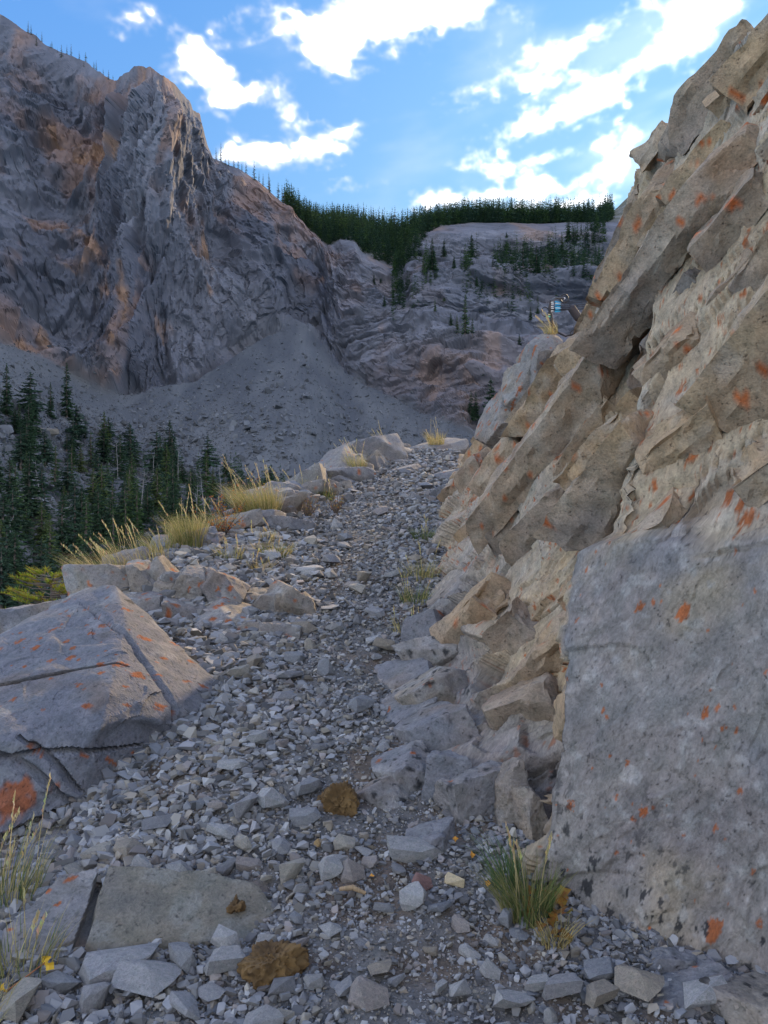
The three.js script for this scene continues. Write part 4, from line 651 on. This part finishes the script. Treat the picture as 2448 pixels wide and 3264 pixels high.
  // dead standing trees
  for (const [t, e, h] of [[195, 545, 60], [205, 520, 46], [152, 495, 44], [118, 480, 40], [238, 520, 44], [262, 522, 38], [178, 490, 36], [60, 555, 50], [92, 580, 46], [140, 520, 50], [285, 515, 30], [40, 500, 40], [222, 500, 34], [12, 560, 44]]) {
    const p = onBack(t, rowFor(t, e, 1.02, 2.7)), H = h / FL * -p[2], g = add(new THREE.Group(), 'dead_tree'), R2 = rng(t * 7 + 1), lean = (R2() - .5) * .25;
    mesh(limb([[0, -.2, 0], [lean * .4 * H, H * .4, 0], [lean * .8 * H, H * .75, .03 * H], [lean * H, H, 0]], [.07, .055, .035, .012], 5), deadMat, 'trunk', g);
    for (let b = 0; b < 7; b++) { const y = H * (.35 + .6 * R2()), a = R2() * 6.28, l = H * (.1 + .16 * R2()), x0 = lean * y; mesh(limb([[x0, y, 0], [x0 + cos(a) * l * .6, y + l * .25, sin(a) * l * .6], [x0 + cos(a) * l, y + l * .7, sin(a) * l]], [.03, .02, .008], 4), deadMat, 'branch', g); }
    g.position.set(...p); tag(g, 'pale bare dead tree among the valley conifers', 'dead tree', 'dead trees in the valley');
  }
  // stones on the talus and the valley floor
  const rub = new THREE.Group(); rub.userData.kind = 'stuff'; add(rub, 'scree');
  const geos = [0, 1, 2, 3].map(() => hullStone(stoneR, .5, .3, .42, 10)), LL = [[], [], [], []], E = new THREE.Euler();
  for (let k = 0; k < 34000; k++) {
    const t = -40 + 540 * R(), r = R() < .6 ? 2 + 1.05 * R() : 1.0 + 1.0 * R(), p = onBack(t, r), big = pow(R(), 9), s = (.10 + .22 * R() + (r < 2 ? 2.4 : 1.5) * big * R()) * (r < 2 ? 1.2 : .8 + .9 * sstep(2.9, 2.2, r));
    E.set(R() * 6, R() * 6, R() * 6); const c = .065 + .105 * R(); LL[k & 3].push([M.compose(new THREE.Vector3(p[0], p[1] + s * .1, p[2]), Q.setFromEuler(E), new THREE.Vector3(s, s * .8, s)).clone(), new THREE.Color().setRGB(c, c * 1.005, c * 1.04)]);
  }
  const sm = new THREE.MeshStandardMaterial({ roughness: 1 });
  LL.forEach((l, i) => { const im = new THREE.InstancedMesh(geos[i], sm, l.length); l.forEach((m, k) => { im.setMatrixAt(k, m[0]); im.setColorAt(k, m[1]); }); im.name = 'fragments'; im.userData.kind = 'stuff'; im.castShadow = im.receiveShadow = true; rub.add(im); });
  // big boulders in the valley
  for (const [t, e, w] of [[10, 545, 42], [60, 560, 34], [48, 435, 26], [250, 500, 14], [262, 510, 12], [235, 505, 12], [285, 510, 12], [130, 555, 16], [190, 560, 14], [30, 450, 20], [210, 545, 14], [150, 540, 14]]) {
    const p = onBack(t, rowFor(t, e, 1.02, 2.7)), W = w / FL * -p[2], o = mesh(stoneGeos[t % 18], stoneMats[t % 4], 'valley_boulder'); o.scale.set(W, W * .9, W); o.position.set(p[0], p[1] + W * .12, p[2]); o.rotation.y = t; tag(o, w > 30 ? 'house-sized grey boulder among the valley trees' : 'grey boulder on the valley scree among the trees', 'boulder', w > 30 ? 'large valley boulders' : 'valley boulders');
  }
}

/* ---------- grasses, shrubs and small plants ---------- */
const strawMat = new THREE.MeshPhysicalMaterial({ vertexColors: true, roughness: .8, transmission: .35, thickness: 0, specularIntensity: .3 });
function bladesGeo(seed, n, h, spread, lean, cols, width = .0035, bend = .5) {
  const R = rng(seed), T = new Tri();
  for (let i = 0; i < n; i++) {
    const a = R() * 6.28, r = spread * sqrt(R()), x = cos(a) * r, z = sin(a) * r, H = h * (.45 + .6 * R()), a2 = a + (R() - .5) * 1.5, out = (lean[2] ?? .35) * H * (.3 + R()), c0 = cols[floor(R() * cols.length)], sh = .8 + .4 * R(), c = c0.map(v => v * sh);
    const b = R() * 6.28, wx = cos(b) * width, wz = sin(b) * width, at = q => [x + cos(a2) * out * pow(q, 1 + bend) + lean[0] * H * q * q, H * q * (1 - .12 * q), z + sin(a2) * out * pow(q, 1 + bend) + lean[1] * H * q * q];
    for (let k = 0; k < 3; k++) { const p = at(k / 3), q = at((k + 1) / 3), w0 = 1 - k / 3.2, w1 = 1 - (k + 1) / 3.2; T.tri([p[0] - wx * w0, p[1], p[2] - wz * w0], [p[0] + wx * w0, p[1], p[2] + wz * w0], [q[0] + wx * w1, q[1], q[2] + wz * w1], c); T.tri([p[0] - wx * w0, p[1], p[2] - wz * w0], [q[0] + wx * w1, q[1], q[2] + wz * w1], [q[0] - wx * w1, q[1], q[2] - wz * w1], c); }
  }
  return T.geo();
}
function stalksGeo(seed, n, h, spread, lean, col) {        // seed stalks: thin stems with a narrow ear
  const R = rng(seed), st = new Tri(), ear = new Tri();
  for (let i = 0; i < n; i++) {
    const a = R() * 6.28, r = spread * sqrt(R()), x = cos(a) * r, z = sin(a) * r, H = h * (.65 + .5 * R()), lx = (lean[0] + (R() - .5) * .5) * H, lz = (lean[1] + (R() - .5) * .4) * H, at = q => [x + lx * q * q, H * q, z + lz * q * q];
    for (let k = 0; k < 4; k++) { const p = at(k / 4), q = at((k + 1) / 4), w = .0022; st.tri([p[0] - w, p[1], p[2]], [p[0] + w, p[1], p[2]], q, col); st.tri([p[0] + w, p[1], p[2]], [q[0] + w, q[1], q[2]], q, col); }
    for (let k = 0; k < 14; k++) { const q = .68 + .34 * k / 14, p = at(q), b = R() * 6.28, s = .009 + .006 * R(), cc = col.map(v => v * (1.0 + .5 * R())); ear.tri([p[0], p[1] - s, p[2]], [p[0] + cos(b) * s * .6, p[1] + s * .3, p[2] + sin(b) * s * .6], [p[0], p[1] + s * 1.5, p[2]], cc); }
  }
  return [st.geo(), ear.geo()];
}
const straw = [[.50, .38, .16], [.42, .34, .15], [.55, .45, .22], [.33, .30, .10]], green = [[.12, .17, .05], [.17, .20, .06], [.10, .14, .05]], mixed = [...straw, [.24, .26, .08], [.2, .22, .07]];
function grass(x, z, y, n, h, spread, lean, cols, seed, label, group, stalks = 0, width) {
  const g = add(new THREE.Group(), 'grass_clump'); mesh(bladesGeo(seed, n, h, spread, lean, cols, width), strawMat, 'blades', g).userData.kind = 'stuff';
  if (stalks) { const [a, b] = stalksGeo(seed + 1, max(stalks, 4), h * 1.35, spread, lean, [.46, .37, .18]); mesh(a, strawMat, 'stalks', g).userData.kind = 'stuff'; mesh(b, strawMat, 'seed_heads', g).userData.kind = 'stuff'; }
  g.position.set(x, y ?? ground(x, z) - .01, z); return tag(g, label, 'grass', group);
}
grass(-1.98, -8.15, null, 800, .42, .16, [-.15, 0, .4], mixed, 1, 'tall tawny grass clump behind the leaning blocks of the outcrop', null, 9);
grass(-1.5, -9.6, null, 1500, .52, .24, [-.28, 0, .45], mixed, 2, 'largest tawny grass clump leaning out from the trail shoulder beside the orange shrub', null, 14);
grass(-2.55, -7.35, null, 520, .3, .26, [-.5, .1, .5], straw, 3, 'low dry straw clump drooping over the end block of the outcrop', null, 12);
grass(-2.3, -7.5, null, 220, .3, .3, [-.35, 0, .4], straw, 4, 'sparse tall seed stalks standing along the outcrop top', null, 12);
grass(-.45, -13.3, null, 420, .42, .14, [-.1, 0, .35], mixed, 5, 'upright tawny grass clump before the rounded crest outcrop', null, 8);
grass(1.05, -16.2, 2.95, 240, .36, .16, [-.2, 0, .5], straw, 6, 'orange-tawny grass tuft on the crest rocks where the trail ends', null, 5);
grass(-.05, -16.4, 2.95, 90, .34, .08, [-.3, 0, .4], straw, 7, 'thin straw tuft on the crest beside the flat cap rock', null, 4);
grass(-1.1, -8.05, null, 260, .2, .17, [0, 0, .7], [...green, ...straw], 8, 'green and straw weed clump at the trail edge below the flat block', null, 4);
grass(-.85, -11.3, null, 200, .26, .14, [0, 0, .5], [...green, [.3, .28, .08]], 9, 'green weed clump at the trail edge below the crest outcrop', null, 3);
grass(-1.16, -7.55, null, 110, .14, .1, [0, 0, .8], straw, 10, 'small golden dry tuft among stones near the outcrop', null, 2);
grass(.44, -8.9, null, 130, .2, .12, [0, 0, .6], green, 11, 'green weed at the far foot of the rock face', null, 3);
grass(.34, -7.4, null, 160, .24, .16, [0, 0, .6], mixed, 12, 'pale tan grass tuft in the hollow at the foot of the rock face', null, 3);
grass(.26, -6.7, null, 120, .22, .12, [0, 0, .6], [...green, ...straw], 13, 'mixed weed tuft beside the low ledges', null, 4);
grass(.2, -5.95, null, 90, .16, .14, [0, 0, .7], straw, 14, 'brown dried tuft growing between the low ledge blocks', null, 2);
grass(.53, -2.98, null, 420, .24, .09, [-.1, .05, .55], [...green, [.26, .24, .09], [.35, .3, .12]], 15, 'green weed clump among dry leaves at the base of the smooth rock slab', null, 3, .0024);
grass(.47, -3.12, null, 90, .26, .05, [-.3, .05, .4], [[.10, .17, .07], [.13, .2, .08]], 16, 'fresh green leafy sprig beside the smooth rock slab', null, 0, .003);
grass(.6, -2.82, null, 120, .13, .05, [0, .1, .7], straw, 17, 'short straw tuft at the foot of the weed clump', null, 0, .002);
grass(-1.5, -3.2, null, 170, .36, .12, [.1, .05, .35], [...green, ...straw], 18, 'tall green and straw grass against the front of the big boulder', null, 6, .0025);
grass(-1.25, -2.72, null, 170, .22, .13, [.1, .1, .5], [...green, ...straw, [.3, .28, .12]], 19, 'drooping green and straw grass overhanging the lichen-spotted slab', null, 3, .0022);
grass(-1.28, -2.45, null, 120, .2, .12, [.1, .1, .5], [...straw, [.3, .28, .12]], 20, 'dry grass in front of the lichen-spotted slab', null, 2, .002);
grass(1.93, -9.3, 3.66, 80, .2, .08, [-.5, 0, .5], straw, 21, 'golden grass tuft on the rock face ledge beside the archery bow', null, 6);
for (const [x, z, n, h] of [[-1.2, -11.6, 120, .3], [-1.45, -10.7, 140, .34], [-1.75, -9.0, 140, .3], [-1.9, -8.7, 120, .34], [-2.2, -7.9, 110, .3], [-1.0, -12.4, 110, .28], [-.7, -14.6, 100, .3], [-1.3, -8.6, 70, .16], [-1.5, -7.8, 60, .16]]) grass(x, z, null, n * 2, h, .16, [-.2, 0, .5], mixed, floor(40 - x * 10 - z * 7), 'small dry grass tuft between the blocks of the trail shoulder', 'small dry tufts on the shoulder', 3);
/* shrub with orange autumn leaves */
function shrub(x, z, y, h, w, seed, leafCol, nLeaf, label, leafSize = .018, name = 'shrub') {
  const R = rng(seed), g = add(new THREE.Group(), name), parts = [], L = new Tri();
  for (let i = 0; i < 26; i++) {
    const a = R() * 6.28, l = h * (.6 + .6 * R()), e = .35 + .6 * R(), p1 = [cos(a) * w * .25, l * .35, sin(a) * w * .25], p2 = [cos(a + .3) * w * e * .7, l * .7, sin(a + .3) * w * e * .7], p3 = [cos(a + .1) * w * e, l, sin(a + .1) * w * e];
    parts.push(limb([[0, -.02, 0], p1, p2, p3], [.006, .005, .003, .0012], 4));
    for (let k = 0; k < nLeaf / 26; k++) { const q = .3 + .7 * R(), b = q < .65 ? p1 : p2, t = q < .65 ? p2 : p3, f = R(), c = [lerp(b[0], t[0], f) + (R() - .5) * .05, lerp(b[1], t[1], f) + (R() - .5) * .04, lerp(b[2], t[2], f) + (R() - .5) * .05], s = leafSize * (.6 + .7 * R()), v = leafCol[floor(R() * leafCol.length)].map(x => x * (.75 + .5 * R())), d = () => (R() - .5) * 2 * s; const A = [c[0] + d(), c[1] + d(), c[2] + d()], B = [c[0] + d(), c[1] + d(), c[2] + d()], C = [c[0] + d(), c[1] + d(), c[2] + d()]; L.tri(c, A, B, v); L.tri(c, B, C, v); }
  }
  mesh(mergeGeometries(parts), barkMat, 'twigs', g).userData.kind = 'stuff'; mesh(L.geo(), strawMat, 'leaves', g).userData.kind = 'stuff'; g.position.set(x, y ?? ground(x, z), z); return tag(g, label, 'shrub');
}
const autumn = [[.52, .20, .03], [.46, .14, .03], [.55, .30, .05], [.32, .10, .04]];
shrub(-1.85, -9.3, null, .42, .42, 61, autumn, 300, 'thorny shrub with orange autumn leaves beside the largest grass clump');
shrub(-1.75, -8.6, null, .26, .3, 62, autumn, 200, 'low russet shrub between the two tall grass clumps');
shrub(-1.72, -10.2, null, .5, .3, 63, autumn, 160, 'orange-leaved shrub showing behind the largest grass clump');
shrub(-.95, -10.0, null, .28, .2, 64, [[.4, .16, .05], [.3, .24, .05], [.45, .3, .06]], 180, 'rusty weed at the trail edge above the flat block', .012);
shrub(-.62, -10.4, null, .26, .16, 65, [[.45, .2, .05], [.35, .28, .06]], 140, 'small rusty weed standing apart on the trail edge', .012);
/* yellow-green pine saplings on the slope below the boulder */
function sapling(x, y, z, h, seed, label) {
  const R = rng(seed), g = add(new THREE.Group(), 'pine_sapling'), N = new Tri(), parts = [limb([[0, -.3, 0], [.02, h * .4, 0], [0, h * .75, 0]], [.02, .015, .006], 5)];
  for (let i = 0; i < 60; i++) {
    const a = R() * 6.28, e = R(), l = h * (.35 + .35 * R()) * (1 - .4 * e), y0 = h * (.15 + .65 * e), tip = [cos(a) * l * 1.5, y0 + l * .35, sin(a) * l * 1.1]; parts.push(limb([[0, y0, 0], [tip[0] * .6, y0 + l * .1, tip[2] * .6], tip], [.008, .006, .003], 4));
    for (let k = 0; k < 70; k++) { const q = .55 + .5 * R(), c = [tip[0] * q, y0 + (tip[1] - y0) * q, tip[2] * q], b = R() * 6.28, s = .07 * (.6 + .6 * R()), v = [.30, .29, .035].map(t => t * (.55 + .75 * R())), d = [cos(b) * s * .8 + cos(a) * s * .4, s * (R() * 1.2 - .2), sin(b) * s * .8 + sin(a) * s * .3]; N.tri([c[0] - .004, c[1], c[2]], [c[0] + .004, c[1] + .003, c[2]], [c[0] + d[0], c[1] + d[1], c[2] + d[2]], v); }
  }
  mesh(mergeGeometries(parts), barkMat, 'branches', g).userData.kind = 'stuff'; mesh(N.geo(), strawMat, 'needles', g).userData.kind = 'stuff'; g.position.set(x, y, z); return tag(g, label, 'sapling');
}
sapling(-3.9, .35, -9.4, .62, 71, 'yellow-green pine sapling on the slope behind the big boulder');
sapling(-4.65, -.05, -9.3, .55, 72, 'second yellow-green pine sapling lower on the slope');
/* dried dung, driftwood, leaves */
const dungCol = (x, y, z) => { const a = fbm3(x * 18, y * 18, z * 18, 4), b = fbm3(x * 60, y * 60, z * 60, 2); let c = mix3([.085, .048, .018], [.15, .088, .032], clamp(.5 + a * 1.4)); return c.map(v => v * (1 + .5 * b)); };
function dung(x, z, w, h, seed, label) { const R = rng(seed), g = starRock(blockPlanes(R, w, h, w * .75, 8, .3), 22, { round: .05, crease: 1.2, rough: (x, y, z) => .014 * fbm3(x * 26 + seed, y * 26, z * 26, 4) + .012 * n3(x * 70, y * 70, z * 70) + .01 * n3(x * 160, y * 160, z * 160), color: dungCol }); const m = mesh(g, farMat, 'dried_dung'); m.position.set(x, ground(x, z) + h * .45, z); return tag(m, label, 'dung'); }
dung(-.2, -3.68, .075, .085, 81, 'upright brown crumbly dung lump beside the low grey ledges');
dung(-.27, -3.72, .05, .03, 82, 'small brown dung crumb left of the upright dung lump');
dung(-.37, -2.66, .11, .055, 83, 'broad flat brown dung pat in front of the long slab');
{ const m = dung(-.55, -2.97, .024, .022, 84, 'small brown dung lump sitting on the long slab'); m.position.y = .14; }
{ const g = limb([[-.05, .02, 0], [0, .03, .01], [.05, .012, .02]], [.008, .011, .007], 7), m = mesh(g, new THREE.MeshStandardMaterial({ color: new THREE.Color().setRGB(.40, .27, .15), roughness: .9, map: texGrain }), 'wood_stick'); boxSafe(g); m.position.set(-.12, ground(-.12, -3.08) + .015, -3.08); tag(m, 'short broken stick of bare wood on the gravel', 'stick'); }
function boxSafe(g) { const n = g.attributes.position.count, uv = new Float32Array(n * 2); for (let i = 0; i < n; i++) { uv[i * 2] = g.attributes.position.getX(i) * 4; uv[i * 2 + 1] = g.attributes.position.getY(i); } g.setAttribute('uv', new THREE.BufferAttribute(uv, 2)); }
function leafGeo(seed) { const R = rng(seed), T = new Tri(), n = 9, c = [[.36, .19, .045], [.28, .13, .035], [.42, .26, .07]][seed % 3]; const rim = []; for (let i = 0; i < n; i++) { const a = i / n * 6.28, r = (.022 + .014 * (i % 2)) * (.8 + .4 * R()); rim.push([cos(a) * r * 1.25, .008 * (R() - .3) + .012 * sin(a * 2 + seed), sin(a) * r]); } for (let i = 0; i < n; i++) T.tri([0, -.004, 0], rim[i], rim[(i + 1) % n], c.map(v => v * (.8 + .4 * R()))); return T.geo(); }
{ const R = rng(91), gs = [0, 1, 2, 3, 4].map(leafGeo); for (let i = 0; i < 20; i++) { const x = .60 + .15 * (R() - .5), z = -2.80 - .30 * R(), m = mesh(gs[i % 5], strawMat, 'dry_leaf'); m.scale.setScalar(.55 + .4 * R()); m.position.set(x, ground(x, z) + .02 + .03 * R(), z); m.rotation.set(R() * 1.6 - .8, R() * 6, R() * 1.6 - .8); tag(m, 'curled brown dry leaf caught at the base of the smooth rock slab', 'leaf', 'dry leaves by the slab'); }
  for (const [x, z] of [[.36, -3.28], [.3, -3.4], [.4, -3.1], [-.05, -3.16]]) { const m = mesh(gs[floor(R() * 5)], new THREE.MeshStandardMaterial({ color: new THREE.Color().setRGB(.55, .25, .04), roughness: .9 }), 'dry_leaf'); m.scale.setScalar(.35); m.position.set(x, ground(x, z) + .035, z); m.rotation.set(R(), R() * 6, R() - .5); tag(m, 'small orange leaf fallen on the trail gravel', 'leaf', 'orange leaves on the gravel'); } }
{ // twig with yellow leaves
  const g = add(new THREE.Group(), 'leafy_twig'), R = rng(95); mesh(limb([[-1.3, .03, -2.5], [-1.2, .07, -2.58], [-1.12, .11, -2.66]], [.004, .003, .002], 5), new THREE.MeshStandardMaterial({ color: new THREE.Color().setRGB(.35, .14, .06), roughness: .9 }), 'stem', g);
  const ym = new THREE.MeshStandardMaterial({ color: new THREE.Color().setRGB(.62, .38, .03), roughness: .8 }); for (const [x, y, z] of [[-1.12, .12, -2.66], [-1.1, .11, -2.64], [-1.22, .07, -2.57], [-1.25, .06, -2.53]]) { const m = mesh(leafGeo(floor(R() * 90)), ym, 'leaf', g); m.geometry.deleteAttribute('color'); m.scale.setScalar(.5); m.position.set(x, y, z); m.rotation.set(1.1 + R() * .6, R() * 3, 0); }
  tag(g, 'reddish twig with bright yellow leaves by the dry grass', 'twig');
}
/* ---------- the archery bow with its arrows on the ledge ---------- */
{
  const black = new THREE.MeshStandardMaterial({ color: new THREE.Color().setRGB(.012, .012, .014), roughness: .45 }), dark = new THREE.MeshStandardMaterial({ color: new THREE.Color().setRGB(.03, .02, .018), roughness: .6 }), cam = new THREE.MeshStandardMaterial({ color: new THREE.Color().setRGB(.3, .3, .32), roughness: .3, metalness: .9 });
  const g = add(new THREE.Group(), 'archery_bow'), X = 2.02, Y = 3.96, Z = -9.65;
  mesh(limb([[-.02, .17, 0], [-.035, .08, 0], [-.02, 0, .01], [.0, -.1, 0], [.06, -.2, 0]], [.012, .02, .016, .022, .014], 8), dark, 'riser', g);
  mesh(limb([[-.02, .02, .01], [-.01, -.06, .01]], [.022, .02], 8), black, 'grip', g);
  mesh(limb([[.06, -.2, 0], [.16, -.25, .0], [.27, -.22, 0]], [.014, .011, .009], 6), black, 'limb', g);
  mesh(limb([[-.02, .17, 0], [.06, .24, -.1], [.2, .27, -.25]], [.014, .011, .009], 6), black, 'limb', g);
  for (const p of [[.27, -.22, 0], [.2, .27, -.25]]) { const c = mesh(new THREE.TorusGeometry(.05, .009, 8, 20), black, 'cam', g); c.position.set(...p); const hub = mesh(new THREE.CylinderGeometry(.014, .014, .02, 12), cam, 'axle', c); hub.rotation.x = PI / 2; }
  mesh(limb([[.27, -.17, 0], [.235, .22, -.25]], [.002, .002], 5), black, 'string', g);
  const sg = mesh(new THREE.TorusGeometry(.055, .006, 8, 24), black, 'sight', g); sg.position.set(-.09, .04, .02); sg.scale.set(.8, 1, 1);
  mesh(limb([[-.06, .03, .02], [-.02, .03, .01]], [.005, .005], 5), black, 'sight_bar', g);
  for (const [y, c] of [[.005, [.7, .6, .3]], [-.02, [.2, .7, .35]]]) mesh(limb([[-.055, y, .03], [-.03, y - .004, .03]], [.007, .007], 6), new THREE.MeshStandardMaterial({ color: new THREE.Color().setRGB(...c), roughness: .3 }), 'sight_pin', g);
  const q = mesh(new THREE.CapsuleGeometry(.05, .12, 6, 14), dark, 'quiver_hood', g); q.position.set(.27, .02, .02); q.rotation.z = .6; mesh(limb([[-.02, .07, .02], [.26, .06, .03]], [.008, .008], 6), black, 'quiver_arm', g);
  g.position.set(X, Y, Z); tag(g, 'black compound archery bow propped on the ledge of the rock face', 'bow');
  const teal = new THREE.MeshStandardMaterial({ color: new THREE.Color().setRGB(.03, .38, .62), roughness: .6, side: THREE.DoubleSide }), white = new THREE.MeshStandardMaterial({ color: new THREE.Color().setRGB(.8, .78, .7), roughness: .6, side: THREE.DoubleSide });
  for (let i = 0; i < 5; i++) {
    const a = add(new THREE.Group(), 'arrow'), dz = .03 + .02 * (i % 2); mesh(limb([[0, 0, 0], [.72, .05, 0]], [.0035, .0035], 6), black, 'shaft', a);
    const vane = new THREE.Shape(); vane.moveTo(.02, 0); vane.lineTo(.03, .016); vane.lineTo(.075, .012); vane.lineTo(.1, 0); const vg = new THREE.ExtrudeGeometry(vane, { depth: .001, bevelEnabled: false });
    for (let k = 0; k < 3; k++) { const v = mesh(vg, k === 0 && i % 2 ? white : teal, 'vane', a); v.rotation.x = k * 2.094 + i * .3; }
    mesh(limb([[-.02, -.001, 0], [.008, .001, 0]], [.0055, .0055], 6), white, 'nock', a);
    a.position.set(X + .0, Y + .15 - i * .026, Z + dz); tag(a, 'black-shafted arrow with teal and white vanes held in the bow quiver', 'arrow', 'arrows in the bow quiver');
  }
}

renderer.render(scene, camera);
